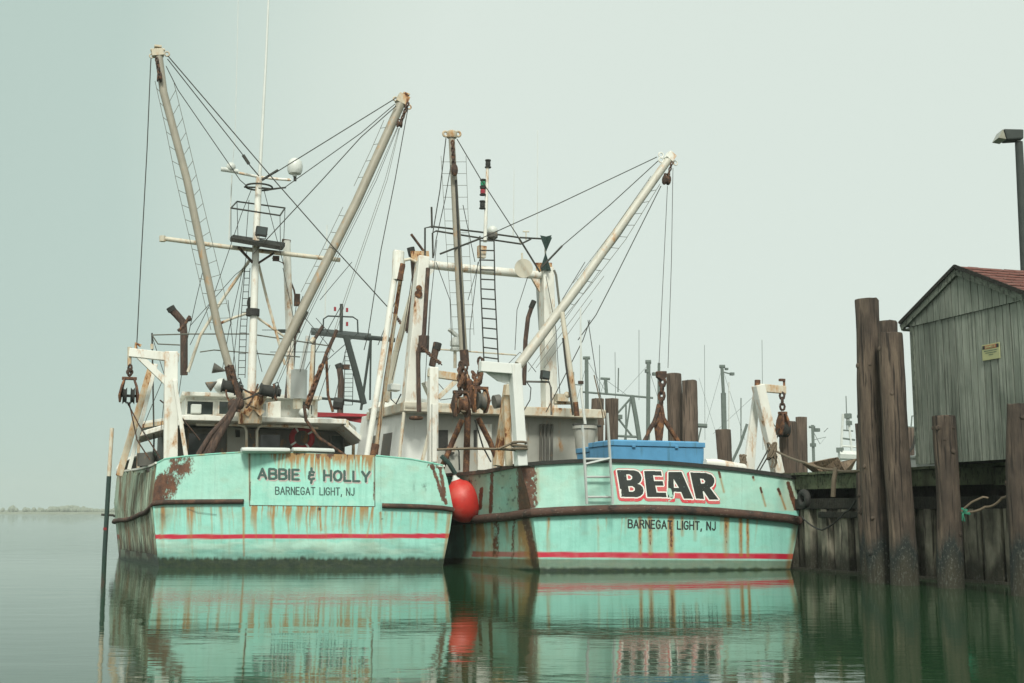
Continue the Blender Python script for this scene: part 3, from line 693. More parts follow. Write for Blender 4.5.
ua = g1.p((182, 395), 10.6); ub = g1.p((322, 401), 10.6)
roof_slab('wheelhouse_roof', g1, [(ua.x, 10.6, uz - .02), (ub.x, 10.6, uz - .02), (ub.x - .1, 15, uz - .02), (ua.x + .1, 15, uz - .02)], .13, 'white')
def window(rig, x0, y0, x1, y1, v, parent, mat='glass', frame='white', fw=.05, name='window'):
    a = rig.p((x0, y1), v); c = rig.p((x1, y0), v); cx, cz = (a.x + c.x) / 2, (a.z + c.z) / 2; w_, h_ = abs(c.x - a.x), abs(c.z - a.z)
    b = MB()
    b.beam((a.x, v - .02, a.z - fw / 2), (c.x, v - .02, a.z - fw / 2), fw, fw, (0, 0, 1)).beam((a.x, v - .02, c.z + fw / 2), (c.x, v - .02, c.z + fw / 2), fw, fw, (0, 0, 1))
    b.beam((a.x - fw / 2, v - .021, a.z - fw), (a.x - fw / 2, v - .021, c.z + fw), fw, fw).beam((c.x + fw / 2, v - .021, a.z - fw), (c.x + fw / 2, v - .021, c.z + fw), fw, fw)
    o = b.build(name, frame, parent); MB().box((cx, v - .012, cz), (w_, .02, h_)).build('pane', mat, o); return o
for x0, x1 in ((187, 213), (219, 235), (300, 312)): window(g1, x0, 402, x1, 414, 11.0, uh)
window(g1, 262, 404, 268, 416, 11.0, uh, 'palegrey', name='louvre'); 
MB().box(g1.p((196, 409), 10.7), (.33, .3, .3)).build('deck_lamp_box', 'plastic', uh, bevel=.03)
g1.slab('locker', [(268, 402), (281, 401), (281, 419), (268, 419)], 10.2, .5, 'white', bevel=.02)
g1.slab('gear_locker', [(308, 404), (311, 403), (311, 419), (308, 419)], 10.2, .5, 'white', bevel=.01)
for x0, y0, x1, y1 in ((188, 434, 216, 456), (260, 435, 280, 448), (331, 436, 343, 452)): window(g1, x0, y0, x1, y1, HV, house, frame='grey', fw=.06)
door = g1.slab('house_door', [(227, 427), (245, 428), (245, 458), (227, 458)], HV - .07, .06, 'housegrey', parent=house, bevel=.01)
g1.slab('door_lamp', [(236, 430), (240, 430), (240, 437), (236, 437)], HV - .2, .12, 'black', parent=house)
for pts in ([(196, 424.5), (240, 425), (245, 427), (246.5, 431), (246.5, 450)], [(257, 450), (257, 431), (258.5, 427), (263, 425.5), (300, 426.5), (318, 428)]):
    g1.tube('hoop_rail', pts, .045, 'cream', 8.6)
g1.tube('galley_pipe', [(153, 470), (154, 440), (152, 333)], .026, 'wire', 9)
b = MB(); c = g1.p((157, 462), 3)
g1.tube('deck_bin', [(145, 466), (145, 453)], .20, 'grey', 3, n=14)

# white float covers lying on the gate top
for a, c in ((241, 290), (292, 334)):
    pa, pc = g1.p((a, 450.2), .25), g1.p((c, 450.8 + (a > 280) * .8), .25)
    b = MB(); b._lathe(pa, (pc - pa).normalized(), [(.05, 0), (.085, .010), (.095, .15), (.095, (pc - pa).length - .15), (.085, (pc - pa).length - .03), (.05, (pc - pa).length)], 12)
    for v_ in b.v: v_.z = pa.z + (v_.z - pa.z) * .8; v_.y = .25 + (v_.y - .25) * 2.6
    b.build('stern_cushion', 'plastic', boat1, smooth=True)

# ---- gallows (stern frames)
port_gallows = MB().beam(g1.p((170.5, 465), 1.9), g1.p((171, 352), 1.9), .34, .34, w2=.33).build('port_gallows_post', 'white', boat1, bevel=.02)
g1.beam('gallows_arm', (179, 358), (129, 352.5), .17, .22, 'white', 1.9, port_gallows, side=(0, 1, 0))
g1.beam('gallows_brace', (168, 384), (139, 356), .12, .16, 'white', 1.9, port_gallows, side=(0, 1, 0))
g1.beam('gallows_strut', (174.5, 380), (186, 456), .10, .11, 'white', 1.6, port_gallows)
g1.beam('gallows_strut', (152, 364), (119, 476), .17, .17, 'rustcream', 3.2, port_gallows)
g1.beam('gallows_strut', (156, 364), (129, 470), .10, .12, 'white', 3.0, port_gallows)
MB().tube([g1.p((136, 349.5), 1.9), g1.p((136, 343.5), 1.9), g1.p((141, 346), 1.9)], .045, 8).build('gallows_shackle', 'rustcream', port_gallows, smooth=True)
MB().tube([g1.p((152, 349), 1.9), g1.p((152, 344), 1.9)], .04, 8).build('gallows_eye', 'rustcream', port_gallows, smooth=True)
MB().tube([g1.p((129.5, 347), 1.9), g1.p((129.5, 366), 1.9)], .05, 8).build('gallows_hanger', 'rustcream', port_gallows, smooth=True)
sb = MB().beam(g1.p((432.5, 465), .9), g1.p((433, 367.5), .9), .24, .30).build('starboard_gallows_post', 'white', boat1, bevel=.02)
g1.beam('gallows_arm', (428, 373), (467, 378.5), .16, .20, 'rustcream', .9, sb, side=(0, 1, 0))
g1.beam('gallows_brace', (438, 398), (458, 379), .10, .12, 'cream', .9, sb, side=(0, 1, 0))
g1.beam('gallows_strut', (434, 404), (434, 462), .12, .16, 'white', .55, sb)
g1.beam('gallows_strut', (432, 420), (422, 462), .08, .10, 'cream', 1.2, sb)

# ---- mast
mast = g1.tube('mast', [(251, 418), (252.3, 360), (253.3, 330), (256, 240), (259, 178)], .14, 'white', 8, n=14, r2=.10)
g1.tube('whip_aerial', [(259.5, 180), (262, 135), (266, 60), (268.5, 0), (270, -45)], .06, 'plastic', 8, mast, r2=.02)
g1.tube('mast_collar', [(252.7, 316), (252.9, 309)], .21, 'black', 8, mast, n=14)
g1.tube('aerial_spreader', [(232, 171.5), (259, 177)], .045, 'white', 8, mast)
g1.tube('dome_arm', [(260, 177), (277, 179), (291, 180)], .045, 'white', 8, mast)
g1.tube('bar_radar', [(221, 169), (238, 171.5)], .075, 'plastic', 8, mast)
MB().ball(g1.p((231, 167), 8), .15).build('radar_hub', 'plastic', mast, smooth=True)
g1.tube('thin_aerial', [(232, 172), (235, 137), (237, 60), (239, -40)], .009, 'plastic', 8, mast, n=5)
g1.tube('thin_aerial', [(229, 240), (232, 175)], .02, 'plastic', 8.6, mast, n=5)
c = g1.p((295, 166), 8)
MB()._lathe(c, Vector((0, 0, 1)), [(.06, -.36), (.08, -.30), (.2, -.26), (.24, -.16), (.25, .02), (.21, .16), (.12, .24), (.02, .27)], 18).build('satellite_dome', 'plastic', mast, smooth=True)
g1.tube('dome_stem', [(295, 181), (295, 173)], .05, 'black', 8, mast)
b = MB(); b.ring(g1.p((259, 187), 8), (0, 0, 1), .42, .03, 22, 6); b.tube(g1.ps([(244, 187), (259, 187.5), (272, 189), (286, 187.5)], 8), .028, 6); b.build('spreader_ring', 'wire', mast)
plat = MB().prism([g1.p((230, 241.5), 7.3), g1.p((282, 250.5), 7.3), g1.p((285, 246.5), 8.9), g1.p((233, 238.5), 8.9)], (0, 0, .13)).build('lookout_platform', 'darkwood', mast)
b = MB()
lo = [g1.p(q, v) for q, v in (((231, 208), 7.3), ((280, 215.5), 7.3), ((285, 208), 8.9), ((237, 201.5), 8.9))]
ft = [g1.p(q, v) for q, v in (((231, 242), 7.3), ((280.5, 250), 7.3), ((283.5, 247), 8.9), ((238, 239), 8.9))]
for i in range(4): b.tube([lo[i], lo[(i + 1) % 4]], .026, 6); b.tube([ft[i], lo[i]], .011, 6)
b.build('lookout_rail', 'wire', plat)
b = MB(); b.beam(g1.p((238, 247), 8), g1.p((253, 263), 8), .06, .14).beam(g1.p((274, 253), 8), g1.p((257, 264), 8), .06, .14).build('platform_bracket', 'darkrust', plat)
def floodlight(rig, name, c_, v, w_, h_, parent, tilt=0):
    c = rig.p(c_, v); o = MB().box(c, (w_, .14, h_), Matrix.Rotation(tilt, 3, 'Y')).build(name, 'black', parent, bevel=.015)
    MB().box(c + Vector((0, -.075, 0)), (w_ * .8, .02, h_ * .75), Matrix.Rotation(tilt, 3, 'Y')).build('lens', 'glass', o)
    MB().tube([c + Vector((-w_ * .5, .0, -h_ * .2)), c + Vector((-w_ * .35, 0, -h_ * .75)), c + Vector((w_ * .35, 0, -h_ * .75)), c + Vector((w_ * .5, 0, -h_ * .2))], .015, 6).build('yoke', 'black', o); return o
floodlight(g1, 'floodlight', (261.5, 231.5), 7.4, .36, .30, mast, R(5))
MB().box(g1.p((276, 258.5), 8), (.2, .12, .16)).tube([g1.p((272, 258), 8), g1.p((284, 263.5), 8)], .015, 6).build('horn', 'darkrust', mast)
g1.tube('yardarm', [(163, 238.5), (232, 247.5), (283, 253.5), (340, 260)], .075, 'cream', 8.3, n=10)
MB().tube([g1.p((162.5, 236), 8.3), g1.p((162.5, 241.5), 8.3)], .1, 10).build('yardarm_end', 'cream', boat1)
for pts, r in (([(249, 261), (222, 300), (200, 336), (188, 372)], .05), ([(258, 262), (266, 295), (276, 332), (285, 365)], .045), ([(251, 312), (233, 318), (214, 326)], .045), ([(255, 316), (272, 328), (292, 342)], .04), ([(200, 352), (214, 350), (300, 357)], .02), ([(152, 335), (190, 334), (250, 334), (330, 346)], .022), ([(152, 335), (158, 344), (180, 345)], .022)):
    g1.tube('mast_brace', pts, r, 'cream' if r > .03 else 'thinwire', 8.8)
g1.ladder('mast_ladder', [(245, 268), (240, 330), (238, 378)], [(250, 268), (246.5, 330), (245, 378)], 16, 8.2)
g1.tube('derrick_post', [(291, 398), (289.5, 330), (286.5, 241)], .13, 'white', 9.5, n=12)
MB().tube([g1.p((282, 240.5), 9.5), g1.p((290.5, 241.5), 9.5)], .06, 8).tube([g1.p((283, 262), 9.5), g1.p((294, 290), 9.5), g1.p((297, 306), 9.5)], .03, 6).box(g1.p((297, 300), 9.5), (.18, .15, .4)).build('post_head_fitting', 'darkrust', boat1)
g1.tube('exhaust_stack', [(288, 398), (291, 365), (293, 335), (298, 325), (303, 314)], .12, 'net', 9.8, n=12)
g1.tube('exhaust_stack', [(184, 375), (184, 335), (183, 322), (176, 314), (171, 309)], .12, 'net', 9.8, n=12)
g1.tube('exhaust_cap', [(172.5, 311), (170, 307)], .14, 'black', 9.8, n=12); g1.tube('exhaust_cap', [(301.5, 318), (305, 311)], .14, 'black', 9.8, n=12)
g1.tube('vent_drum', [(298.5, 399), (299, 370)], .27, 'palegrey', 9.4, n=20)
g1.tube('drum_neck', [(297.5, 409), (298, 399)], .16, 'cream', 9.4, n=14)
MB().ball(g1.p((222, 386), 8.5), .25).build('radar_dome', 'plastic', boat1, smooth=True)
b = MB()      # two day-shape cones by the port boom foot
for apex, base in (((226, 371), (213, 368)), ((217, 381.5), (208, 387))):
    a_, c_ = g1.p(apex, 7.6), g1.p(base, 7.6); ax = (c_ - a_).normalized(); b._lathe(a_, ax, [(.01, 0), (.17, (c_ - a_).length)], 14)
b.build('day_shape', 'grey', boat1)
for pts in ([(345, 421), (364, 438.5), (363, 442.5), (344, 426)], [(184, 418.5), (139, 432), (140, 436.5), (184, 424)]): MB().prism(g1.ps(pts, 8.25), (0, 4.5, 0)).build('sloping_awning', 'white', boat1, bevel=.02)
for pts in ([(360, 441), (364, 441), (366, 464), (361, 464)],): MB().prism(g1.ps(pts, 8.4), (0, .1, 0)).build('awning_post', 'rustcream', boat1, bevel=.01)
MB().ball(g1.p((250, 303), 8.4), .1, 8, 2).build('mast_light', 'black', boat1)
# mast base, winches
b = MB(); b.tube(g1.ps([(250, 424), (250, 405), (251, 392)], 7.9), .42, 16, True, [.36, .40, .30]); b.beam(g1.p((239, 392), 7.6), g1.p((262, 414), 7.6), .2, .25); b.beam(g1.p((263, 388), 7.6), g1.p((245, 415), 7.6), .2, .25)
b.build('mast_step', 'rustcream', boat1, smooth=True)
for c_, s_ in (((231, 387), 1), ((269, 391), 1)):
    c = g1.p(c_, 7.2); ax = Vector((1, 0, -.15)).normalized(); b = MB()
    b._lathe(c, ax, [(.21, -.28), (.21, -.24), (.17, -.23), (.18, .20), (.22, .21), (.22, .26), (.12, .27), (.12, .36)], 16)
    b.ring(c + ax * .15, ax, .21, .025, 16, 6); b.tube([c + Vector((.1, 0, .2)), c + Vector((.25, -.02, .28)), c + Vector((.34, 0, .05)), c + Vector((.2, 0, -.25))], .018, 6)
    b.build('boom_winch', 'black', boat1, smooth=True)
pw = random.Random(9)
for (a, c) in (((236, 384), (262, 396)), ((240, 400), (268, 386)), ((258, 384), (246, 408)), ((274, 384), (277, 400)), ((226, 390), (234, 404))):
    P_ = [g1.p(a, 7.1), g1.p(((a[0] + c[0]) / 2 + pw.uniform(-4, 4), (a[1] + c[1]) / 2 + pw.uniform(2, 8)), 7.0), g1.p(c, 7.1)]
    pts = [P_[0] * (1 - t) ** 2 + P_[1] * 2 * t * (1 - t) + P_[2] * t * t for t in np.linspace(0, 1, 9)]
    MB().tube(pts, .03, 7).build('winch_hose', pw.choice(['darkrust', 'black', 'rust']), boat1, smooth=True)

# ---- booms
lb = g1.tube('port_boom', [(158.5, 54), (163.5, 92), (187, 180), (218.5, 330), (230.5, 372), (237, 392)], .12, 'tan', 7.6, n=14)
hd = MB(); hd.box(g1.p((157.5, 53), 7.6), (.36, .26, .22), Matrix.Rotation(R(-12), 3, 'Y')).tube(g1.ps([(150.5, 50), (165, 50)], 7.6), .05, 8).ring(g1.p((167, 54), 7.6), (0, 1, 0), .07, .025).ring(g1.p((151.5, 56), 7.6), (0, 1, 0), .06, .02); hd.box(g1.p((158, 46.8), 7.6), (.22, .2, .06)); hd.build('boom_head', 'rustcream', lb, bevel=.01)
b = MB().chain(g1.p((156.5, 58), 7.4), g1.p((160, 78), 7.4), .03, .16); b.build('boom_chain', 'darkrust', lb)
g1.block('boom_block', (159.5, 78), 7.4, .2, .30, 'darkrust', lb)
MB().tube(g1.ps([(229, 366), (231, 374), (233, 384)], 7.6), .15, 12).build('boom_heel', 'darkrust', lb, smooth=True)
g1.ladder('boom_ladder', [(155, 81), (166, 130), (176, 180), (211, 330)], [(163, 90), (175, 134), (185.5, 180), (217, 330)], 17, 7.6, .009, 'thinwire', lb)
g1.ladder('boom_ladder', [(174, 83), (185, 128), (197.5, 180), (232, 325)], [(166, 98), (176, 135), (189, 180), (220, 325)], 17, 7.6, .009, 'thinwire', lb)
rb_ = g1.tube('starboard_boom', [(402.5, 98), (399, 108), (356, 203), (292, 330), (256, 405)], .15, 'tan', 7.6, n=14)
hd = MB(); hd.box(g1.p((402.5, 100), 7.6), (.38, .3, .32), Matrix.Rotation(R(22), 3, 'Y')).box(g1.p((406, 94.5), 7.6), (.22, .24, .06), Matrix.Rotation(R(12), 3, 'Y')).ring(g1.p((395.5, 99), 7.6), (0, 1, 0), .07, .025).ring(g1.p((409, 107), 7.6), (0, 1, 0), .07, .025); hd.build('boom_head', 'rustcream', rb_, bevel=.01)
MB().chain(g1.p((408, 103), 7.3), g1.p((401, 122), 7.3), .03, .16).build('boom_chain', 'darkrust', rb_)
g1.block('boom_block', (399.5, 124), 7.3, .22, .30, 'darkrust', rb_)
g1.ladder('boom_ladder', [(384, 120), (371, 150), (354, 186)], [(391, 119), (378, 148), (362, 185)], 4, 7.6, .009, 'thinwire', rb_)
g1.ladder('boom_ladder', [(343, 207), (322, 250), (301, 292)], [(352, 208), (331, 250), (309, 292)], 5, 7.6, .009, 'thinwire', rb_)
MB().tube(g1.ps([(262, 393), (255, 408)], 7.6), .19, 12).build('boom_heel', 'rustcream', rb_, smooth=True)
# ---- running rigging
g1.wire([(151, 58), (150.5, 66), (147, 150), (141, 260), (136.5, 350)], 7.2, .016)
g1.wire([(168, 56), (275, 181), (334, 248), (394, 314)], 7.4, .018)
g1.wire([(167.5, 59), (243, 155)], 7.6, .016); g1.wire([(248, 163), (259, 176)], 7.6, .02); MB().beam(g1.p((243, 155), 7.6), g1.p((249, 164), 7.6), .09, .06).build('turnbuckle', 'wire', boat1)
g1.wire([(166, 66), (178, 90), (240, 180), (248, 187)], 7.6, .014)
g1.wire([(396, 98), (283, 168), (275, 173)], 7.5, .017); g1.tube('turnbuckle', [(278, 170), (262, 180)], .04, 'wire', 7.5)
g1.wire([(395, 104), (361, 133), (284, 188), (270, 190), (258, 188)], 7.6, .015)
g1.wire([(396, 106), (361, 137), (322, 180), (253, 254)], 7.4, .017)
for dx in (0, 2.2): g1.wire([(399 + dx * .3, 128), (385 + dx, 180), (343 + dx, 303), (322 + dx, 370)], 7.5, .008, 'thinwire')
for dx in (0, 2.4): g1.wire([(397 + dx * .3, 128), (374 + dx, 180), (306 + dx, 316), (274 + dx, 388)], 7.5, .009, 'wire' if dx else 'thinwire')
g1.wire([(408, 108), (395, 180), (381, 250), (368, 335), (364, 350)], 7.2, .015)
for pts in ([(252, 188), (241, 215), (212, 300), (190, 345)], [(264, 190), (273, 225), (283, 262)], [(283, 268), (297, 335)], [(249, 264), (235, 275), (190, 326)],
            [(247, 250), (240, 300), (233, 365)], [(249, 200), (246, 240)], [(303, 296), (281, 350), (256, 392)], [(152, 336), (166, 380), (160, 440)], [(196, 300), (185, 350), (178, 400)],
            [(252, 330), (262, 372)], [(215, 300), (232, 365)], [(297, 300), (287, 372)], [(311, 330), (300, 372)], [(205, 262), (196, 300)], [(320, 300), (352, 262)], [(300, 312), (334, 352)], [(270, 352), (330, 352)],
            [(228, 300), (236, 372)], [(243, 268), (229, 330), (222, 372)], [(166, 372), (150, 410), (138, 440)], [(316, 318), (330, 334)], [(262, 330), (300, 330)], [(330, 365), (318, 400)], [(347, 345), (334, 402)]):
    g1.wire(pts, 8.1, .011)
MB().tube(g1.ps([(190, 316), (183, 327), (178, 331)], 7.9), .05, 8).ball(g1.p((189, 319), 7.9), .08, 8).build('stay_shackle', 'darkrust', boat1)
MB().chain(g1.p((394, 314), 7.2), g1.p((441, 364), 1.2), .018, .15, .1).build('tackle_chain', 'darkrust', boat1)
# gear draped from the mast foot
b = MB(); b.tube(g1.ps([(232, 372), (236, 386), (240, 398), (238, 412)], 6.9), .13, 9, True, [.05, .08, .10, .07]).chain(g1.p((229, 366), 6.9), g1.p((240, 400), 6.9), .035, .2).build('boom_tackle', 'darkrust', boat1, smooth=True)
for o_, r0 in ((0, .10), (-9, .07), (-4, .05)):
    MB().tube(g1.ps([(240 + o_ * .2, 398), (232 + o_ * .4, 415), (220 + o_, 434), (208 + o_ * 1.2, 457)], 5.5), .1, 10, True, [.05, .07, r0, r0 * 1.2]).build('bundled_net', 'net', boat1, smooth=True)
MB().ball(g1.p((233, 406), 6), .16, 10, 1.4).ball(g1.p((240, 404), 6), .13, 10, 1.3).build('net_float', 'darkrust', boat1, smooth=True)
g1.tube('net_boom_strap', [(304, 405), (306, 420), (318, 437), (334, 448), (346, 456)], .05, 'darkrust', 5.5)
g1.tube('derrick_arm', [(337, 330), (327, 352), (314, 390), (307, 410)], .06, 'darkrust', 7)
MB().chain(g1.p((322, 365), 6.8), g1.p((307, 404), 6.8), .04, .22).tube(g1.ps([(326, 352), (328, 395), (333, 412)], 7.4), .045, 8).build('derrick_tackle', 'rust', boat1)
MB().ball(g1.p((304, 413), 6.8), .16, 12).build('winch_ball', 'plastic', boat1, smooth=True)
for a, c in (((313, 345), (310, 405)), ((311, 342), (314, 338))): g1.tube('stern_derrick', [a, c], .07, 'cream', 8)
g1.wire([(200, 440), (182, 418), (160, 400)], 2.2, .02, 'darkrust', name='trawl_wire'); g1.wire([(127, 402), (139, 425), (160, 458)], 1.9, .018, 'darkrust', name='trawl_wire'); g1.wire([(129, 402), (137, 440), (150, 460)], 1.9, .018, 'darkrust', name='trawl_wire')

# hanging from the port gallows
def hanging_block(name, rig, top, body, v, label, w=.30, h=.55, extra=0):
    t_ = rig.fr.w(rig.p(top, v)); c = rig.fr.w(rig.p(body, v)); o = empty(name, t_, rig.fr.a, label=label, cat='pulley block', group='rusty pulley blocks hung on the rigging')
    k = c.z - t_.z
    MB().chain((0, 0, 0), (0, 0, k + h * .6), .03, .19).ring((0, 0, k + h * .7), (0, 1, 0), .07, .022).build('shackle_chain', 'darkrust', o)
    b = MB(); ck = Vector((0, 0, k))
    for sx_ in (-1, 1):
        prof = [Vector((sx_ * w * .5, -.14, .10)), Vector((sx_ * w * .62, -.17, -.12)), Vector((sx_ * w * .55, -.10, -.28)), Vector((sx_ * w * .55, .10, -.28)), Vector((sx_ * w * .62, .17, -.12)), Vector((sx_ * w * .5, .14, .10)), Vector((sx_ * w * .30, .07, .30)), Vector((sx_ * w * .30, -.07, .30))]
        b.prism([p * (h / .6) + ck for p in prof], (-sx_ * .05, 0, 0))
    b.box(ck + Vector((0, 0, h * .45)), (w * .95, .16, .07)); b.build('block_cheeks', 'rust', o, bevel=.01)
    b = MB()
    for dx in (-w * .25, w * .25): b._lathe(ck + Vector((dx, 0, -h * .22)), Vector((1, 0, 0)), [(h * .33, -.05), (h * .25, -.01), (h * .25, .01), (h * .33, .05)], 18)
    b.tube([ck + Vector((-w * .6, 0, -h * .22)), ck + Vector((w * .6, 0, -h * .22))], .035, 8); b.build('sheave', 'black', o, smooth=True); return o
hanging_block('pulley_block', g1, (130, 366), (125.5, 390), 1.85, 'rusty double pulley block hanging from the arm of the leftmost gallows', .38, .66)
# life ring under the roof
o = empty('life_ring', B1.w(g1.p((302, 438), HV - .9)), B1.a, label='dark red life ring hung under the house roof of the left trawler', cat='life ring')
MB().ring((0, 0, 0), (0, 1, 0), .33, .09, 28, 10, .7).build('ring_body', 'darkred', o, smooth=True)
b = MB()
for k in range(4):
    t = k * math.pi / 2 + .6; b.ring((.33 * math.cos(t), 0, .33 * math.sin(t)), (math.sin(t), 0, -math.cos(t)), .085, .02, 12, 5, 1.6)
b.build('ring_band', 'plastic', o)
# marker pole beside it
pb = on_water(104, 556); pt = at(112, 428, pb.y)
o = empty('mooring_pole', pb, label='slim pole, white above and green below, standing in the water left of the left trawler', cat='pole')
dv = pt - pb
MB().tube([(0, 0, -1.2), dv * .62], .07, 12).build('lower_pole', 'dgreen', o, smooth=True)
MB().tube([dv * .62, dv], .062, 12).build('upper_pole', 'cream', o, smooth=True)
MB().tube([dv * .20, dv * .22], .075, 12).build('red_band', 'darkred', o)
MB().tube([dv * .32 + Vector((-.16, 0, 0)), dv * .32 + Vector((.2, 0, -.02)), dv * .30 + Vector((.42, .1, -.05))], .035, 8).build('bracket', 'wire', o)
# ================================================================== BOAT 2 (right)
def b2_stains_sun(px, py, co):
    z = co[:, 2]; N = fbm(px / 9, py / 9, 51); Nf = fbm(px / 2.2, py / 2.2, 52)
    rust = np.zeros_like(px); drip = rust.copy(); pale = rust.copy(); alg = rust.copy(); stripe = rust.copy(); dark = rust.copy()
    side = (co[:, 1] > B2.vt(co[:, 0], z) + .2) & (co[:, 0] < 0)
    up = py < 511
    rust += line(px, py, [(523, 468), (524, 508)], 12, 7) * (.55 + .7 * N) * up + line(px, py, [(532, 470), (534, 505)], 8, 6) * (.15 + 1. * Nf) * up
    drip += line(px, py, [(537, 470), (538, 500)], 4, 4) * .35 * up
    rust += line(px, py, [(525, 518), (532, 545), (536, 572)], 7, 6) * (.35 + .8 * Nf) * (~up)
    drip += line(px, py, [(524, 518), (533, 560)], 12, 8) * .6 * (~up)
    drip += drips(px, py, 540, 795, 518, 34, 61, .32, 2.6) * .55
    for x_, w_, y1, s_ in ((640, 3, 553, .85), (650, 4, 553, .8), (671, 5, 554, 1), (682, 3, 535, .6), (726, 4.5, 554, .7), (740.5, 3, 555, 1), (747.5, 2.4, 556, 1), (695, 3, 540, .4), (548, 3, 552, .4), (598, 2, 550, .35)):
        drip += line(px + .9 * (fbm(px * 0, py / 7, int(x_)) - .5), py, [(x_, 518), (x_ + .4, y1)], w_ * 1.1, w_ * .9) * s_ * (.65 + 1.1 * fbm(px / 1.2, py / 14, 15)) * (~up) * (1 - .35 * sm(py, 525, y1))
        rust += line(px, py, [(x_, 522), (x_ + .4, y1 - 8)], max(1, w_ - 2), 2) * s_ * .62 * (.3 + Nf) * (~up)
    for x_, y0, dx, L in ((719, 472, 5, 20), (753, 477, 1, 3), (760.5, 488, 5, 18), (778.5, 489, 7, 20), (778, 489, 2, 6)):
        rust += line(px, py, [(x_, y0), (x_ + dx * .25, y0 + L * .25)], 2.0, 1.2) * 1.0; drip += line(px, py, [(x_, y0), (x_ + dx, y0 + L)], 1.9, 1.8) * .8
    rust += line(px, py, [(788, 483), (797, 512)], 4.5, 3.5) * (.4 + .8 * N) * up; drip += sm(px, 776, 790) * .35 * up
    drip += line(px, py, [(796, 522), (788, 570)], 5, 5) * .6
    for x_ in (612, 668, 742): dark += line(px, py, [(x_, 466), (x_ - .5, 553)], .7, .7) * .20 * (.3 + Nf)
    drip += sm(fbm(px / 15, py / 11, 34), .56, .80) * .12
    dark += (sm(Nf, .60, .72)) * np.exp(-((px - 731) / 3) ** 2 - ((py - 483) / 5) ** 2) * .5
    stripe += (1 - sm(np.abs(py - (554.6 + (px - 540) * .0075)), 2.4, 3.2)) * (.85 + .25 * N) * np.where(side, .75, 1) * (px > 472)
    ys = 558.3 + (px - 540) * .0075
    pale += up * .42 * (.5 + N) * (~side)  # sunlit paleness painted above the rail, left off the port side
    alg += sm(py, ys, ys + 1.2) * .55; drip += sm(py, ys, ys + 1.2) * .38; pale += sm(py, ys, ys + 1) * sm(fbm(px / 20, py / 3, 66), .45, .7) * .35
    alg += sm(py, 566.5 + 3 * (vn(px / 4, py * 0, 3) - .5), 570.5) * .6
    if side.any():
        bld = side * sm(fbm(px / 12, py / 20, 71), .38, .62)
        drip += side * (.10 + .22 * N) + bld * .18
        for x_, y0, y1, w_, s_ in ((492, 474, 512, 3.5, 1.2), (481.5, 489, 508, 3.2, 1.6), (497, 520, 555, 7, .7), (514, 520, 560, 4, .6), (470, 480, 512, 5, .6), (455, 490, 520, 10, .8)):
            rust += side * line(px, py, [(x_, y0), (x_ - 1.5, y1)], w_, 2.5) * s_ * (.3 + .8 * Nf)
        drip += side * (~up) * drips(px, py, 440, 535, 522, 55, 77, .5, 3) * .7
        rust += side * sm(512 - py + 0 * px, -14, -6) * 0
        dark += side * sm(fbm(px / 2.5, py / 4, 80), .70, .78) * .7 * up + side * (1 - sm(px, 448, 476)) * .2  # port side also darkens towards its forward end
    c = lambda a: np.clip(a, 0, 1)
    return np.stack([c(rust), c(drip), c(pale)], -1), np.stack([c(alg), c(stripe), c(dark)], -1)
boat2 = empty('fishing_boat', B2.o, B2.a, label='aqua hulled trawler moored against the dock lettered BEAR across its stern', cat='fishing boat', group='aqua trawlers moored stern on')
h2 = make_hull(B2, boat2,
    top=[(520, 465.5), (540, 463.5), (575, 461.5), (610, 461), (640, 461.8), (670, 463.5), (700, 466), (740, 470), (797, 478)],
    left=[(541, 577), (540, 570), (536, 540), (532.5, 512), (527, 490), (520, 465.5)], right=[(788, 577), (790, 570), (796, 540), (799, 519), (798, 500), (796, 478)],
    L=19.0, grow=.30, grow_s=.05, sheer=([0, .12, .4, .6, 1], [0, -.10, -.12, .2, 1.5]), stains=b2_stains_sun, zdeck=1.2)
g2 = Rig(B2, boat2)
cap_rail(h2['port'], .20, .09, -1).build('port_cap_rail', 'rustrail', boat2)
cap_rail(h2['top'], .20, .09, 1).build('stern_cap_rail', 'black', boat2)
cap_rail(h2['star'], .20, .09, 1).build('starboard_cap_rail', 'rustrail', boat2)
z0 = B2.T(533, 512.5).z
sp_ = side_rail(h2, 'p', lambda v: z0 - .04 * min(v, 8), 17, .08)[1:][::-1]
mid = [B2.T(x, y, .08) for x, y in ((533.5, 512.8), (560, 511.2), (600, 509.6), (640, 509), (680, 510), (720, 512.2), (760, 515.6), (788, 518.6), (798, 520.5))]
zs = mid[-1].z
M['guard'] = None
m_, t_, b_ = newmat('tyre_black_guard'); v_ = node(t_, 'ShaderNodeTexCoord').outputs['Object']
n1_ = noise(t_, v_, 3.0, 8, (1, 1, 2), .7); n2_ = noise(t_, v_, 9, 7, (1, 1, 3), .7, 4)
c_ = mixc(t_, ramp(t_, n1_, [(.36, 0), (.50, 1)]), (.018, .018, .016, 1), (.075, .040, .028, 1))
c_ = mixc(t_, ramp(t_, n2_, [(.60, 0), (.66, .7)]), c_, (.33, .30, .23, 1)); c_ = mixc(t_, ramp(t_, n1_, [(.60, 0), (.7, 1)]), c_, (.11, .05, .03, 1))
t_.links.new(c_, b_.inputs['Base Color']); b_.inputs['Roughness'].default_value = .8; bump(t_, b_, n2_, .5, .012); M['guard'] = m_
MB().tube(sp_ + mid + side_rail(h2, 's', lambda v: zs - .02 * v, 17, .08)[1:], .108, 12).build('rub_rail', 'guard', boat2, smooth=True)
MB().box(B2.T(481.8, 499, 0) + Vector((0, 0, 0)), (.01, .01, .01)) if False else None

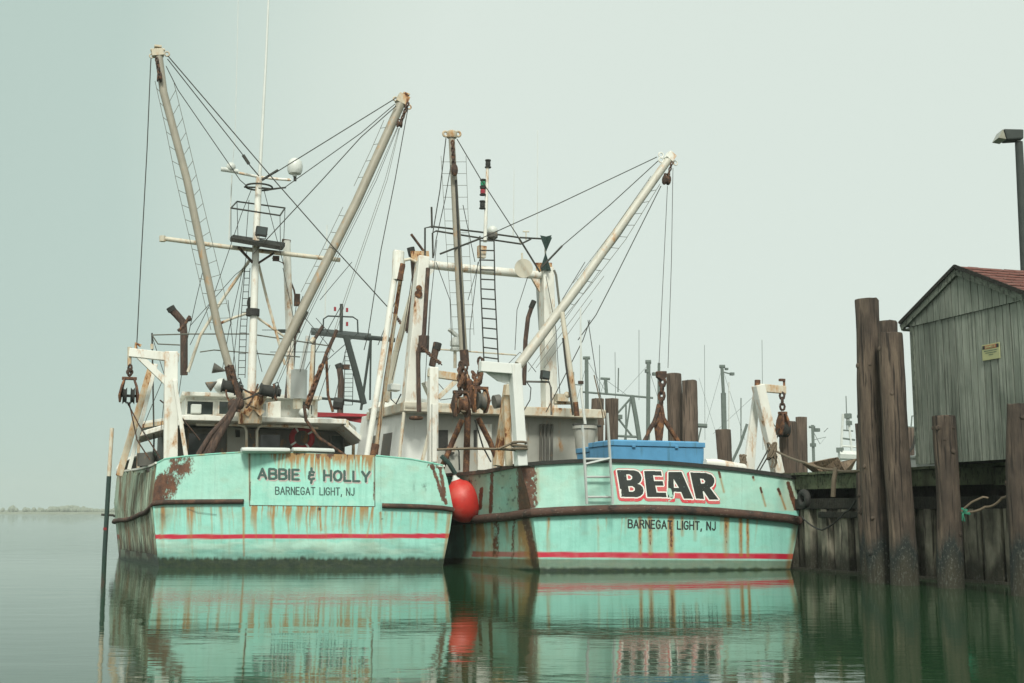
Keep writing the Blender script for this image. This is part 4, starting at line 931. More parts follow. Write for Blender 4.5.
# name in traced block letters: (crop px) -> photo px
K = 1024 / 130.
BEAR = {
 'B': ([(93, 80), (150, 78), (235, 82), (262, 92), (280, 112), (288, 140), (283, 165), (268, 182), (255, 187), (278, 195), (298, 215), (304, 240), (298, 266), (280, 284), (255, 293), (127, 290), (112, 190)],
       [[(167, 113), (196, 114), (213, 127), (214, 146), (201, 158), (173, 158)], [(182, 206), (216, 206), (234, 220), (234, 240), (219, 250), (190, 250)]]),
 'E': ([(308, 86), (441, 88), (449, 124), (378, 121), (387, 166), (455, 166), (462, 203), (396, 202), (407, 256), (480, 258), (486, 293), (333, 291)], []),
 'A': ([(500, 94), (602, 93), (694, 306), (622, 305), (600, 252), (542, 250), (538, 298), (494, 295)], [[(541, 150), (583, 219), (542, 219)]]),
 'R': ([(671, 98), (795, 102), (838, 117), (860, 145), (862, 175), (850, 202), (826, 219), (896, 313), (822, 312), (778, 246), (770, 246), (780, 308), (717, 304), (690, 190)], [[(748, 146), (776, 150), (789, 166), (784, 184), (757, 187)]]),
}
st = 1.9
X, Y = np.meshgrid(np.arange(40, 950, st), np.arange(55, 370, st))
body = np.zeros(X.shape, bool); holes = body.copy()
for o_, hs in BEAR.values():
    body |= inpoly(X, Y, o_)
    for h_ in hs: holes |= inpoly(X, Y, h_)
counter = inpoly(X, Y, [(380, 124), (452, 124), (458, 164), (388, 164)]) | inpoly(X, Y, [(397, 206), (485, 206), (487, 254), (407, 254)]) | inpoly(X, Y, [(543, 253), (600, 255), (622, 306), (540, 300)])
body &= ~holes
wh = dilate(body, 5.2); pink = dilate(wh, 2.0) | dilate(shift(wh, 10, -4), 1.5) | dilate(shift(wh, 5, -8), 1.0) | shift(wh, 13, 2)
pink |= counter; lab = np.zeros(X.shape, int); lab[pink] = 3; lab[wh] = 2; lab[body] = 1
ch = fbm(X / 13, Y / 9, 91); lab[(ch > .83) & (lab > 0)] = 0; lab[inpoly(X, Y, [(497, 218), (520, 225), (532, 262), (540, 300), (500, 330), (488, 260)]) & (fbm(X / 20, Y / 20, 5) > .40)] = 0
lab[inpoly(X, Y, [(112, 225), (128, 230), (130, 285), (115, 280)]) & (body)] = 2
lab[(lab == 3) & (fbm(X / 9, Y / 9, 93) < .24)] = 0
letter_mesh('boat_name_lettering', X / K + 605, Y / K + 460, lab, ['letterblack', 'letterwhite', 'letterpink'], boat2, lambda x, y: B2.T(x, y, .006))
X, Y, D = text_field('BARNEGAT LIGHT, NJ', 628.3, 715.2, 527.6, 530.0, 7.8, 1.35, .2)
letter_mesh('home_port_lettering', X, Y, np.where(D < 0, 1, 0), ['letterblack'], boat2, lambda x, y: B2.T(x, y, .006))

# ---- deckhouse
HV2 = 9.0
ra = g2.p((404, 411), HV2 - .6); rb = g2.p((606, 424), HV2 - .6); rz = ra.z
wa = g2.p((436, 420), HV2); wb = g2.p((598, 430), HV2)
b = MB(); b.box(((wa.x + wb.x) / 2, HV2 + 1.5, (1.2 + rz) / 2), (wb.x - wa.x, 3, rz - 1.2)); house2 = b.build('deckhouse', 'housegrey', boat2, bevel=.02)
roof_slab('house_roof', g2, [(ra.x, HV2 - .6, rz), (rb.x, HV2 - .6, rz - .02), (rb.x, HV2 + 3.4, rz), (ra.x, HV2 + 3.4, rz)], .27, 'cream')
# port side wheelhouse wall running forward with two slanted windows
pv = HV2 + .2; w0 = g2.p((403, 407), pv); f0 = g2.p((368, 407), pv + 3.4); wl0 = g2.p((396, 468), pv)
q_ = [Vector((w0.x, pv, w0.z)), Vector((w0.x - .15, pv + 4.0, w0.z)), Vector((wl0.x - .35, pv + 4.0, 1.2)), Vector((wl0.x - .1, pv, 1.2))]
wh2 = MB().hexa(q_, [p + Vector((1.6, 0, 0)) for p in q_]).build('wheelhouse', 'cleanwhite', boat2, bevel=.02)
for t0, t1 in ((.22, .42), (.52, .74)):
    b = MB(); L_ = []
    for t, hh in ((t0, .28), (t1, .28), (t1, .78), (t0, .78)):
        top_ = q_[0].lerp(q_[1], t - .05 * hh); lo_ = q_[3].lerp(q_[2], t - .05 * hh); L_.append(lo_.lerp(top_, hh) + Vector((-.015, 0, 0)))
    b.prism(L_, (.02, 0, 0)).build('side_window', 'grey', wh2, bevel=.004)
b = MB(); a_ = g2.p((386, 405), pv + 1.2)
b._lathe(Vector((q_[0].x + .9, pv + 2.2, w0.z)), Vector((0, 0, 1)), [(1.25, 0), (1.3, .12), (1.05, .32), (.5, .45), (.05, .48)], 26); b.build('roof_dome_cover', 'white', boat2, smooth=True)
for x0, y0, x1, y1 in ((437, 430, 448, 449), (474, 430, 478, 449)): g2.slab('doorway', [(x0, y0), (x1, y0), (x1, y1), (x0, y1)], HV2 - .03, .04, 'black', parent=house2)
g2.slab('white_panel', [(478, 424), (492, 424), (492, 470), (478, 470)], HV2 - .12, .1, 'white', parent=house2, bevel=.01)
g2.slab('white_panel', [(504, 426), (516, 426), (516, 470), (504, 470)], HV2 - .12, .1, 'white', parent=house2, bevel=.01)
for x in (541, 544.5, 548, 552): g2.tube('wall_pipe', [(x, 424), (x - .5, 465)], .04, 'grey', HV2 - .08)
g2.tube('wall_pipe', [(526, 423), (526, 465)], .05, 'housegrey', HV2 - .08)
for x, y in ((446, 446), (447, 454), (451, 452), (505, 440), (508, 452)): g2.slab('switch_box', [(x, y), (x + 3.5, y), (x + 3.5, y + 2.2), (x, y + 2.2)], HV2 - .16, .12, 'black', parent=house2)
g2.tube('door_cable', [(454, 450), (457, 447), (459, 452), (459.5, 470)], .022, 'black', HV2 - .2, house2)
MB().tube(g2.ps([(404, 412), (399, 462)], HV2 - .5), .05, 8).build('corner_post', 'cream', boat2)
MB().ring(g2.p((416, 418), HV2 - .5), (0, 0, 1), .16, .05).build('roof_lamp', 'darkrust', boat2)
g2.slab('roof_plate', [(405, 405), (440, 407), (440, 411), (405, 409)], HV2 - .6, .6, 'rustcream')

# ---- portal gantry
GV = 8.7
def seg(rig, b, a, c, w, h, v=GV, w2=None): return b.beam(rig.p(a, v), rig.p(c, v), w, h, (1, 0, 0), w2=w2)
pg = seg(g2, MB(), (408, 412), (422.5, 257), .37, .42, w2=.32).build('gantry_post', 'white', boat2, bevel=.02)
seg(g2, MB(), (549.5, 414), (546, 268), .40, .42, w2=.36).build('gantry_post', 'white', boat2, bevel=.02)
MB().tube(g2.ps([(424, 264), (460, 268), (505, 272), (546, 276)], GV), .13, 12).build('gantry_beam', 'white', boat2, smooth=True)
MB().beam(g2.p((411, 256), GV), g2.p((429, 256), GV), .3, .04).build('gantry_cap', 'rustcream', boat2)
MB().beam(g2.p((536, 267.5), GV), g2.p((552, 267.5), GV), .3, .04).build('gantry_cap', 'rustcream', boat2)
b = MB(); b.prism([g2.p(q, GV - .05) for q in ((428, 262), (440, 263.5), (428, 278))], (0, .1, 0)); b.prism([g2.p(q, GV - .05) for q in ((540, 275), (529, 273), (540, 292))], (0, .1, 0)); b.build('gantry_gusset', 'white', boat2)
g2.beam('gantry_strut', (418, 274), (396, 352), .16, .16, 'cream', GV + .6)
g2.beam('gantry_strut', (396, 352), (386, 402), .16, .16, 'cream', GV + .6)
g2.beam('gantry_strut', (538, 284), (541, 330), .12, .12, 'palegrey', GV + .8); g2.beam('gantry_strut', (424, 382), (433, 402), .1, .3, 'white', GV)
for x, y in ((419, 288), (418.5, 294)): MB().tube([g2.p((x, y), GV - .25), g2.p((x, y), GV - .2)], .09 if y < 290 else .12, 10).build('rusty_bolt', 'rust', pg)
g2.tube('exhaust_stack', [(419, 412), (418, 352), (424, 334), (426, 300), (428, 268)], .065, 'net', GV - .5)
g2.tube('muffler', [(423.5, 352), (424, 336)], .16, 'net', GV - .5, n=14)
g2.tube('exhaust_stack', [(432, 366), (437, 343)], .10, 'net', GV, n=12, r2=.11); g2.tube('exhaust_cap', [(436, 350), (437.8, 343)], .125, 'black', GV, n=12)
g2.tube('exhaust_stack', [(408, 330), (415, 285), (413, 258), (411.5, 252)], .085, 'net', GV + .3); g2.tube('exhaust_cap', [(412.5, 256), (410.5, 247.5)], .115, 'black', GV + .3, n=12)
g2.tube('exhaust_stack', [(425, 253), (411, 234)], .04, 'darkrust', GV + .2)
g2.tube('exhaust_stack', [(524, 385), (525.5, 340), (528, 318), (533, 303)], .07, 'net', GV + .2)
g2.tube('exhaust_cap', [(531, 308), (534, 301)], .085, 'black', GV + .2)
lamp = g2.p((523, 268.5), GV - .5); b = MB(); ax = Vector((-.1, -1, -.12)).normalized()
b._lathe(lamp, ax, [(.06, -.22), (.13, -.18), (.24, -.02), (.285, .05), (.29, .08), (.25, .08)], 22); lo = b.build('deck_floodlight', 'cream', boat2, smooth=True)
MB()._lathe(lamp, ax, [(.25, .04), (.25, .075), (.18, .07), (.02, .065)], 22).build('lens', 'bulb', lo, smooth=True)
g2.tube('lamp_stem', [(522, 261), (522, 253)], .03, 'cream', GV - .5, lo)
# white stowed poles to port
pa = g2.tube('paravane_pole', [(366, 462), (384, 350), (398, 254)], .085, 'white', 7.4, n=12)
g2.tube('paravane_pole', [(374, 462), (386, 380), (396, 310), (403, 262)], .06, 'rustcream', 7.8, n=12)
MB().tube(g2.ps([(398.5, 252), (397.5, 280)], 7.4), .17, 14).tube(g2.ps([(394, 251.5), (403, 253)], 7.4), .06, 8).build('pole_sleeve', 'white', pa)
MB().tube(g2.ps([(402, 264), (399, 280)], 7.3), .1, 10).build('pole_clamp', 'rust', pa)
MB().tube(g2.ps([(375, 444), (372, 462)], 7.4), .13, 10).build('pole_heel', 'rust', pa)
g2.tube('crosshead', [(396, 262), (410, 259), (416, 262)], .045, 'cream', 7.8)
g2.wire([(397, 262), (393, 300), (383, 345)], 7.6, .009, 'thinwire'); g2.wire([(405, 266), (396, 310), (384, 380), (379, 440)], 7.5, .012, 'darkrust')
# ladder, light mast, aerials, railing
g2.ladder('gantry_ladder', [(480, 236), (481, 290), (484, 362)], [(494, 236), (495, 290), (498.5, 364)], 13, GV - .4, .022, 'wire')
lm = g2.tube('light_mast', [(485, 242), (487.5, 166)], .06, 'white', GV - .2, r2=.045)
def navlight(q, lens):
    c = g2.p(q, GV - .2); o = MB()._lathe(c + Vector((0, 0, -.12)), Vector((0, 0, 1)), [(.10, 0), (.10, .03), (.05, .04), (.05, .20), (.09, .21), (.09, .25)], 12).build('signal_lamp', 'black', lm, smooth=True)
    MB()._lathe(c + Vector((0, 0, -.07)), Vector((0, 0, 1)), [(.075, 0), (.08, .06), (.075, .13)], 12).build('lens', lens, o, smooth=True)
for q, l_ in (((488, 164), 'black'), ((483, 183.5), 'greenglass'), ((482.8, 191.5), 'redglass'), ((482.4, 205), 'black')): navlight(q, l_)
MB().ball(g2.p((492.5, 231), GV - .1), .165).build('satellite_dome', 'plastic', boat2, smooth=True)
MB()._lathe(g2.p((492.5, 237), GV - .1), Vector((0, 0, 1)), [(.12, -.05), (.16, -.02), (.17, .08), (.15, .12)], 14).build('dome_base', 'grey', boat2)
g2.slab('ladder_box', [(479, 245), (487, 246), (486, 258), (479, 257)], GV - .3, .18, 'cream', bevel=.01)
for pts in ([(425, 256), (425, 228), (432, 226.5), (480, 232), (519, 237.5), (546, 239)], [(433, 258), (432.5, 233), (436, 231), (480, 238), (521, 244), (531, 239)], [(546, 270), (545, 239)], [(521, 244), (519, 237)]): g2.tube('monkey_rail', pts, .028, 'wire' if pts[0][0] < 434 else 'cream', GV - .1, n=7)
g2.tube('whip_aerial', [(432, 228), (431.5, 207)], .03, 'wire', GV); g2.tube('aerial_stub', [(526, 240), (526, 232)], .02, 'cream', GV); g2.tube('aerial_stub', [(523, 231.5), (529, 231.5)], .025, 'cream', GV)
for pts in ([(537, 238), (537.3, 215), (537.6, 130)], [(513, 236), (513.5, 218), (514, 170)]): g2.tube('whip_aerial', pts, .02, 'plastic', GV, n=5, r2=.008)
g2.tube('whip_aerial', [(594, 440), (582, 405), (581.5, 380), (581, 308)], .045, 'plastic', 5.5, n=8, r2=.02) if False else None
for a_, c_ in (((538, 236), (552, 236)),): pass
def cone_ds(name, px, ybase, yapex, r_, v=GV - .3):
    a = g2.p((px, ybase), v); c = g2.p((px, yapex), v); b = MB()
    for k in range(2):
        d = Vector((1, .3, 0)).normalized() if k == 0 else Vector((-.3, 1, 0)); b.prism([a - d * r_, a + d * r_, c], d.cross(Vector((0, 0, 1))) * .012)
    return b.build(name, 'dgreen', boat2)
cone_ds('day_shape', 546, 236.5, 251.5, .24); cone_ds('day_shape', 545.5, 270, 252.5, .22)
g2.tube('radar_stand', [(455, 368), (455, 350)], .05, 'cream', GV + .5); MB()._lathe(g2.p((455.5, 351), GV + .5), Vector((0, 0, 1)), [(.16, 0), (.17, .06), (.12, .12), (.17, .16), (.17, .3), (.08, .42)], 16).build('radar_unit', 'plastic', boat2, smooth=True)
MB().beam(g2.p((449, 329), GV + .5), g2.p((458, 337), GV + .5), .1, .16).build('radar_scanner', 'plastic', boat2, bevel=.02)
g2.tube('gantry_crosswire', [(435, 349), (516, 355)], .025, 'cream', GV + .6)
g2.slab('hatch_lamp', [(391, 383), (401, 384), (401, 391), (391, 390)], GV - .4, .4, 'plastic', bevel=.03); g2.tube('lamp_bracket', [(391, 392), (391, 399), (396, 404), (401, 394)], .02, 'black', GV - .4)
# ---- centre derrick
cb = g2.tube('centre_derrick', [(451.5, 136), (454.5, 190), (459, 280), (463.5, 352)], .095, 'tan', 7.6, n=14, r2=.12)
hd = MB(); hd._lathe(g2.p((451.8, 138), 7.6), Vector((0, 0, 1)), [(.14, 0), (.16, .04), (.16, .18), (.10, .22)], 14).ring(g2.p((445.5, 134), 7.6), (0, 1, 0), .075, .035).ring(g2.p((458, 134), 7.6), (0, 1, 0), .075, .035); hd.build('boom_head', 'rustcream', cb, smooth=True)
b = MB().chain(g2.p((452.5, 141), 7.35), g2.p((454, 168), 7.35), .03, .14).ball(g2.p((454.5, 170), 7.3), .11, 8, 1.7); b.build('boom_chain', 'darkrust', cb)
g2.ladder('boom_ladder', [(441, 156), (446, 240), (453, 335)], [(450, 156), (456, 240), (461, 335)], 15, 7.6, .007, 'thinwire', cb)
g2.ladder('boom_ladder', [(455, 156), (461, 240), (466, 335)], [(466, 156), (469, 240), (474, 335)], 15, 7.6, .007, 'thinwire', cb)
MB().tube(g2.ps([(464, 350), (465, 366)], 7.5), .13, 10).build('derrick_heel', 'darkrust', cb); MB().chain(g2.p((465, 364), 7.4), g2.p((469, 392), 7.2), .035, .2).build('heel_chain', 'darkrust', cb)
g2.tube('derrick_slot', [(456, 180), (460.5, 280), (464.5, 350)], .035, 'black', 7.45, cb)
# ---- starboard boom
sb2 = g2.tube('starboard_boom', [(669, 159), (583, 280), (519, 365)], .125, 'boomwhite', 7.6, n=14, r2=.15)
hd = MB(); hd.box(g2.p((670, 157), 7.6), (.26, .26, .26), Matrix.Rotation(R(35), 3, 'Y')).ring(g2.p((661, 155), 7.6), (0, 1, 0), .08, .022).ring(g2.p((661, 160), 7.6), (0, 1, 0), .08, .022).ring(g2.p((675.5, 163), 7.6), (0, 1, 0), .07, .022); hd.build('boom_head', 'white', sb2, bevel=.01)
MB().chain(g2.p((672, 162), 7.3), g2.p((668, 176), 7.3), .025, .12).build('boom_chain', 'darkrust', sb2)
g2.block('boom_block', (666.5, 180), 7.3, .24, .38, 'darkrust', sb2)
g2.ladder('boom_ladder', [(651, 176), (612, 232), (573, 283)], [(657, 178), (618, 236), (578, 288)], 12, 7.6, .009, 'thinwire', sb2)
g2.ladder('boom_ladder', [(660, 184), (626, 239), (590, 286), (560, 322)], [(653, 186), (620, 236), (585, 283), (555, 320)], 12, 7.6, .009, 'thinwire', sb2)
for pts, v, r_ in (([(657, 157), (560, 203), (482, 238)], 7.5, .015), ([(482, 238), (440, 254)], 7.5, .03), ([(658, 161), (610, 205), (562, 246)], 7.6, .015), ([(562, 246), (541, 268)], 7.6, .032), ([(661, 186), (614, 280), (596, 315), (578, 340)], 7.4, .015),
                   ([(673, 168), (671.5, 260), (668, 368)], 6.8, .010), ([(667.5, 186), (664, 260), (659, 365)], 6.8, .010),
                   ([(446, 138), (440, 190), (433, 232)], 7.5, .016), ([(451, 165), (445, 200), (436, 240), (434, 256)], 7.4, .013), ([(457, 139), (480, 178), (519, 238)], 7.5, .015), ([(519, 238), (540, 272)], 7.6, .03),
                   ([(463, 205), (475, 262)], 7.8, .012), ([(480, 258), (468, 300)], 7.8, .01), ([(430, 300), (425, 385)], 8, .01), ([(437, 240), (431, 300), (428, 345)], 8, .010)):
    g2.wire(pts, v, r_)
for pts in ([(436, 262), (450, 300), (452, 350)], [(546, 276), (556, 330), (560, 395)], [(562, 300), (585, 262)], [(478, 262), (470, 330), (470, 352)], [(400, 290), (378, 345)], [(413, 270), (404, 330), (392, 380)], [(500, 372), (520, 352), (536, 372)], [(428, 372), (446, 392)], [(528, 276), (517, 310), (515, 350)], [(440, 400), (470, 396), (500, 402)]): g2.wire(pts, 8.2, .011)
for k, (x0, y0, x1, y1) in enumerate(((600, 270, 528, 372), (604, 276, 536, 368), (592, 300, 544, 368))): g2.wire([(x0, y0), (x1, y1)], 7.7, .008, 'thinwire')
# leaning poles on the starboard roof
g2.tube('outrigger_post', [(577, 416), (568, 355), (562, 312)], .09, 'cream', 7.2, r2=.07); MB().tube(g2.ps([(577, 416), (575.5, 402)], 7.1), .08, 8).build('post_foot', 'rust', boat2)
g2.tube('outrigger_post', [(573, 415), (566, 365), (563, 338)], .03, 'wire', 7.1); g2.tube('spare_pole', [(561, 318), (556, 275), (554, 270)], .035, 'thinwire', 7.6)
g2.tube('whip_aerial', [(586, 430), (581.5, 395), (581, 360), (580.5, 308)], .045, 'plastic', 6, r2=.02)
MB().tube(g2.ps([(580.8, 381), (580.8, 384)], 6), .08, 10).build('aerial_clamp', 'darkrust', boat2)
floodlight(g2, 'floodlight', (545, 375), 7.0, .27, .25, boat2, R(6)); g2.tube('floodlight_bracket', [(551.5, 415), (551, 388), (549, 382), (526, 381.5)], .03, 'grey', 7.1)
g2.wire([(526, 381), (531, 388), (530, 400), (523, 412)], 7.1, .016, 'black', name='lamp_cable')
MB().box(g2.p((561, 398), 7.4), (.35, .3, .22)).tube(g2.ps([(554, 403), (571, 403)], 7.4), .05, 8).ball(g2.p((567, 395), 7.3), .1, 10).build('roof_winch', 'rustcream', boat2)
g2.wire([(546, 412), (560, 385), (583, 340), (590, 320)], 7.2, .014); g2.wire([(588, 320), (597, 380), (607, 425)], 6.6, .012); g2.wire([(604, 425), (601, 405), (594, 375)], 6.5, .02, 'rope')
g2.tube('deck_drum', [(494, 402), (500, 401)], .2, 'grey', 7.8, n=14)
# ---- gallows
sg = g2.beam('port_gallows_post', (521, 466), (514.5, 364), .24, .28, 'cleanwhite', .9, bevel=.02)
g2.beam('gallows_arm', (480, 366.5), (518, 369.5), .20, .24, 'cleanwhite', .9, sg, side=(0, 1, 0))
g2.slab('gallows_plate', [(484, 371), (511, 373), (510, 384), (498, 381)], 1.0, .05, 'cleanwhite', sg, bevel=.005)
g2.beam('gallows_strut', (509, 385), (498, 466), .20, .24, 'rustcream', 2.2, sg); g2.beam('gallows_strut', (506, 395), (509, 466), .16, .12, 'rustcream', 1.4, sg)
gg = g2.beam('starboard_gallows_post', (778, 474), (758, 385), .27, .24, 'white', .9, bevel=.02)
g2.beam('gallows_strut', (748.5, 471), (757, 386), .30, .10, 'white', 1.3, gg, w2=.14)
g2.beam('gallows_arm', (757, 387.5), (785, 390), .13, .20, 'cream', .9, gg, side=(0, 1, 0))
MB().tube([g2.p((757.5, 380), .9), g2.p((757.5, 389), .9)], .075, 8).tube([g2.p((784, 379), .9), g2.p((784.5, 395), .9)], .03, 8).box(g2.p((782, 380), .9), (.14, .1, .06)).build('gallows_pin', 'rust', gg)
hanging_block('pulley_block', g2, (782, 393), (783, 424), .85, 'long rusty pulley block hanging at the stern corner nearest the dock', .20, .62)
g2.wire([(778, 430), (768, 450), (757, 470)], .9, .018, name='trawl_wire'); g2.wire([(780, 430), (773, 448), (760, 470)], .9, .018, name='trawl_wire')
# rusty spread of trawl bars in the middle
for k, pts in enumerate(([(468, 410), (467, 440), (466, 474)], [(478, 418), (490, 442), (500, 466)], [(462, 420), (452, 443), (441, 470)])): g2.tube('trawl_bar', pts, .085 if k == 0 else .075, 'rust', 4.6)
g2.tube('trawl_cable', [(475, 420), (483, 447), (491, 462)], .02, 'black', 4.5)
def cluster(q, v, label, w, h, seed, kind):
    p = B2.w(g2.p(q, v)); o = empty('pulley_block', p, B2.a, label=label, cat='pulley block', group='rusty pulley blocks hung on the rigging'); r_ = random.Random(seed)
    b = MB(); b.chain((0, 0, h * 1.35), (0, 0, h * .5), .035, .2); b.chain((.08, 0, h * 1.1), (-.05, 0, h * .4), .03, .16); b.build('shackle_chain', 'darkrust', o)
    b = MB()
    for s_ in (-1, 1): b.prism([Vector((s_ * w * .4 + x * .2, y_, z_)) for x, y_, z_ in ((0, -.12, .3 * h), (s_ * .3, -.18, -.1 * h), (0, -.1, -.5 * h), (0, .1, -.5 * h), (s_ * .3, .18, -.1 * h), (0, .12, .3 * h))], (-s_ * .05, 0, 0))
    b.box((0, 0, h * .33), (w, .12, .08)).build('block_cheeks', 'rust' if kind else 'darkrust', o, bevel=.008)
    MB()._lathe(Vector((-w * .25, 0, -h * .1)), Vector((1, 0, 0)), [(h * .33, 0), (h * .24, w * .25), (h * .33, w * .5)], 16).build('sheave', 'grey' if kind else 'rust', o, smooth=True)
    if seed == 2: MB().ring((0, -.1, -.05), (0, 1, .1), .13, .035, 18, 7).ring((.02, -.12, -.15), (0, 1, -.1), .1, .03, 16, 7).build('rope_coil', 'rope', o)
    return o
cluster((461, 402), 3.6, 'brown rusty pulley block with a rope coil, left one before the cream deckhouse', .42, .75, 2, 0)
cluster((480, 398), 3.4, 'grey and rust pulley block, right one before the cream deckhouse', .42, .75, 3, 1)
b = MB().chain(g2.p((467, 380), 4.4), g2.p((466, 410), 4.4), .04, .2).ball(g2.p((468, 386), 4.4), .16, 9, 1.3).ball(g2.p((462, 378), 4.2), .14, 9, 1.2).ball(g2.p((473, 395), 4.2), .15, 9, 1.8).chain(g2.p((473, 372), 4.4), g2.p((479, 392), 3.6), .035, .18).chain(g2.p((460, 368), 4.4), g2.p((460, 395), 3.8), .035, .18)
b.build('chain_tackle', 'rust', boat2)
# stern ladder
g2.ladder('stern_ladder', [(582.5, 425, -.14), (585.5, 475, -.16), (587, 504, -.16)], [(607.5, 413, -.14), (610, 455, -.16), (613, 504, -.16)], 1, 0, .035, 'palegrey')
for y in (459, 477, 497): MB().tube([B2.T(585 + (y - 459) * .045, y, .16), B2.T(610 + (y - 459) * .05, y, .16)], .028, 7).build('ladder_rung', 'palegrey', boat2)
for x, y in ((586, 466), (611, 466)): MB().tube([B2.T(x, y, .17), B2.T(x, y, -.05)], .025, 6).build('ladder_bracket', 'palegrey', boat2)
# ropes between the gallows
g2.wire([(437, 449.5, 1), (470, 448.5), (500, 449), (521, 450.5)], .9, .03, 'rope', name='lashing'); g2.wire([(498, 449), (512, 443), (521, 443)], .8, .03, 'rope', name='lashing')
MB().ring(g2.p((519.5, 449), .8), (0, 0, 1), .17, .03).ring(g2.p((519, 446), .8), (.1, 0, 1), .17, .03).ring(g2.p((518.5, 443), .8), (0, .1, 1), .17, .03).build('lashing_turns', 'rope', boat2)
# trawl hook and bridle above the blue tote
hook = empty('trawl_bridle', B2.w(g2.p((661, 376), 3.0)), B2.a, label='rusty chain and spread bridle hanging above the long blue tote', cat='bridle')
def hp(q, v=3.0): return g2.p(q, v) - g2.p((661, 376), 3.0)
MB().prism([hp(q, 2.95) for q in ((658, 371), (667, 371), (667, 377), (663, 381), (658, 377))], (0, .14, 0)).build('swivel_block', 'darkrust', hook, bevel=.015)
MB().chain(hp((662.5, 379)), hp((661, 406)), .045, .24).build('chain', 'darkrust', hook)
MB().tube([hp((659, 404)), hp((659, 420)), hp((659, 444))], .11, 10, True, [.06, .15, .08]).build('drop_bar', 'rust', hook, smooth=True)
for s_, pts in ((.065, [(661, 406), (663, 418), (672, 432), (681, 446)]), (.055, [(659, 408), (654, 422), (649, 430), (645, 444)]), (.045, [(658, 420), (652, 427), (642, 444)])):
    MB().tube([hp(q, 2.9) for q in pts], s_, 8).build('bridle_leg', 'rust' if s_ > .06 else 'darkrust', hook, smooth=True)
# blue totes
def tote(px0, px1, y0, y1, v, dep, label, notches):
    a = g2.p((px0, y1), v); c = g2.p((px1, y0), v); o = empty('fish_tote', B2.w((a.x, v, 1.2)), B2.a, label=label, cat='fish box', group='blue fish boxes on the deck')
    w_ = c.x - a.x; zt = c.z - 1.2; zb = 0.02
    body = MB().hexa([(0.04, 0.04, zb), (w_ - .04, .04, zb), (w_ - .04, dep - .04, zb), (.04, dep - .04, zb)], [(0, 0, zt - .16), (w_, 0, zt - .16), (w_, dep, zt - .16), (0, dep, zt - .16)]).build('tub', 'blue', o, bevel=.02)
    b = MB(); b.hexa([(-.02, -.03, zt - .155), (w_ + .02, -.03, zt - .155), (w_ + .02, dep + .03, zt - .155), (-.02, dep + .03, zt - .155)], [(-.02, -.03, zt - .03), (w_ + .02, -.03, zt - .03), (w_ + .02, dep + .03, zt - .03), (-.02, dep + .03, zt - .03)])
    b.hexa([(.08, .05, zt - .03), (w_ - .08, .05, zt - .03), (w_ - .08, dep - .05, zt - .03), (.08, dep - .05, zt - .03)], [(.12, .1, zt), (w_ - .12, .1, zt), (w_ - .12, dep - .1, zt), (.12, dep - .1, zt)]); b.build('lid', 'blue', o, bevel=.015)
    for f in notches: MB().box((w_ * f, -.035, zt - .15), (.09, .03, .08)).build('latch', 'black' if False else 'blue', o, bevel=.01)
    b = MB(); b.box((w_ / 2, -.012, zt * .5), (w_ * .86, .02, .03)); b.build('tub_rib', 'blue', body)
tote(611.5, 704, 441.5, 464, 1.2, 1.2, 'long blue lidded fish box along the stern of the trawler by the dock', (.23, .69))
tote(594, 613, 446, 460, 2.3, 1.0, 'small darker blue fish box behind the stern ladder', (.5,))
o = empty('bait_bucket', B2.w(g2.p((585, 456), 5.2)), B2.a, label='cream plastic tub hanging under the roof edge beside the stern ladder', cat='tub')
k = g2.p((585, 426), 5.2).z - g2.p((585, 456), 5.2).z
MB()._lathe(Vector((0, 0, 0)), Vector((0, 0, 1)), [(.22, 0), (.25, .05), (.30, k - .1), (.34, k - .08), (.34, k), (.30, k)], 22).build('tub_body', 'housegrey', o, smooth=True)
MB().tube([(-.36, 0, k + .03), (.5, 0, k + .01)], .035, 8).build('hanging_bar', 'black', o)
# white rolled fenders along the stern rail
o = empty('rolled_fender', B2.w(g2.p((722, 467), .5)), B2.a, label='dirty white rolled fender lying along the rail right of the long blue box', cat='fender')
P_ = [g2.p(q, .5) - g2.p((722, 467), .5) for q in ((705, 462.5), (715, 463.5), (728, 466), (744, 468))]
MB().tube(P_, .11, 12, True, [.09, .12, .12, .10]).build('fender_body', 'white', o, smooth=True)
# rope bundle and red rag on the starboard gallows
def rope_bundle(name, pw_, label, sc, seed, mat='rope', parent=None, n=9):
    r_ = random.Random(seed); b = MB()
    for i in range(n):
        ph = r_.uniform(0, 6); pts = [Vector((sc * r_.uniform(.45, .6) * math.cos(t + ph) * (1 - .2 * i / n), sc * .35 * math.sin(t + ph), sc * (1.1 * math.sin(t * 1.0 + i) * .8 + r_.uniform(-.1, .1)))) for t in np.linspace(0, 5.6, 15)]
        b.tube(pts, .022, 6)
    for i in range(3): x = r_.uniform(-.3, .3) * sc; b.tube([(x, -.05, -.3 * sc), (x + .04, -.05, -1.3 * sc), (x - .02, -.04, -1.9 * sc)], .02, 6)
    ob = b.build(name, mat, parent, org=None); 
    if parent is None: ob.location = pw_; tag(ob, label, 'rope')
    return ob
rope_bundle('rope_bundle', B2.w(g2.p((772, 451), .55)), 'tangle of old rope hitched round the leg of the gallows nearest the dock', .22, 5)
rope_bundle('rope_bundle', B2.w(g2.p((743, 460), .8)), 'small rope tangle left of the gallows nearest the dock', .14, 6)
b = MB(); b.ball((0, 0, 0), .09, 10, .7).ball((.07, -.02, -.03), .06, 8, .8); tag(b.build('red_rag', 'red', None, org=B2.w(g2.p((783, 470), .3)), smooth=True) , 'small red rag on the stern rail corner nearest the dock', 'rag').location = B2.w(g2.p((783, 470), .3))

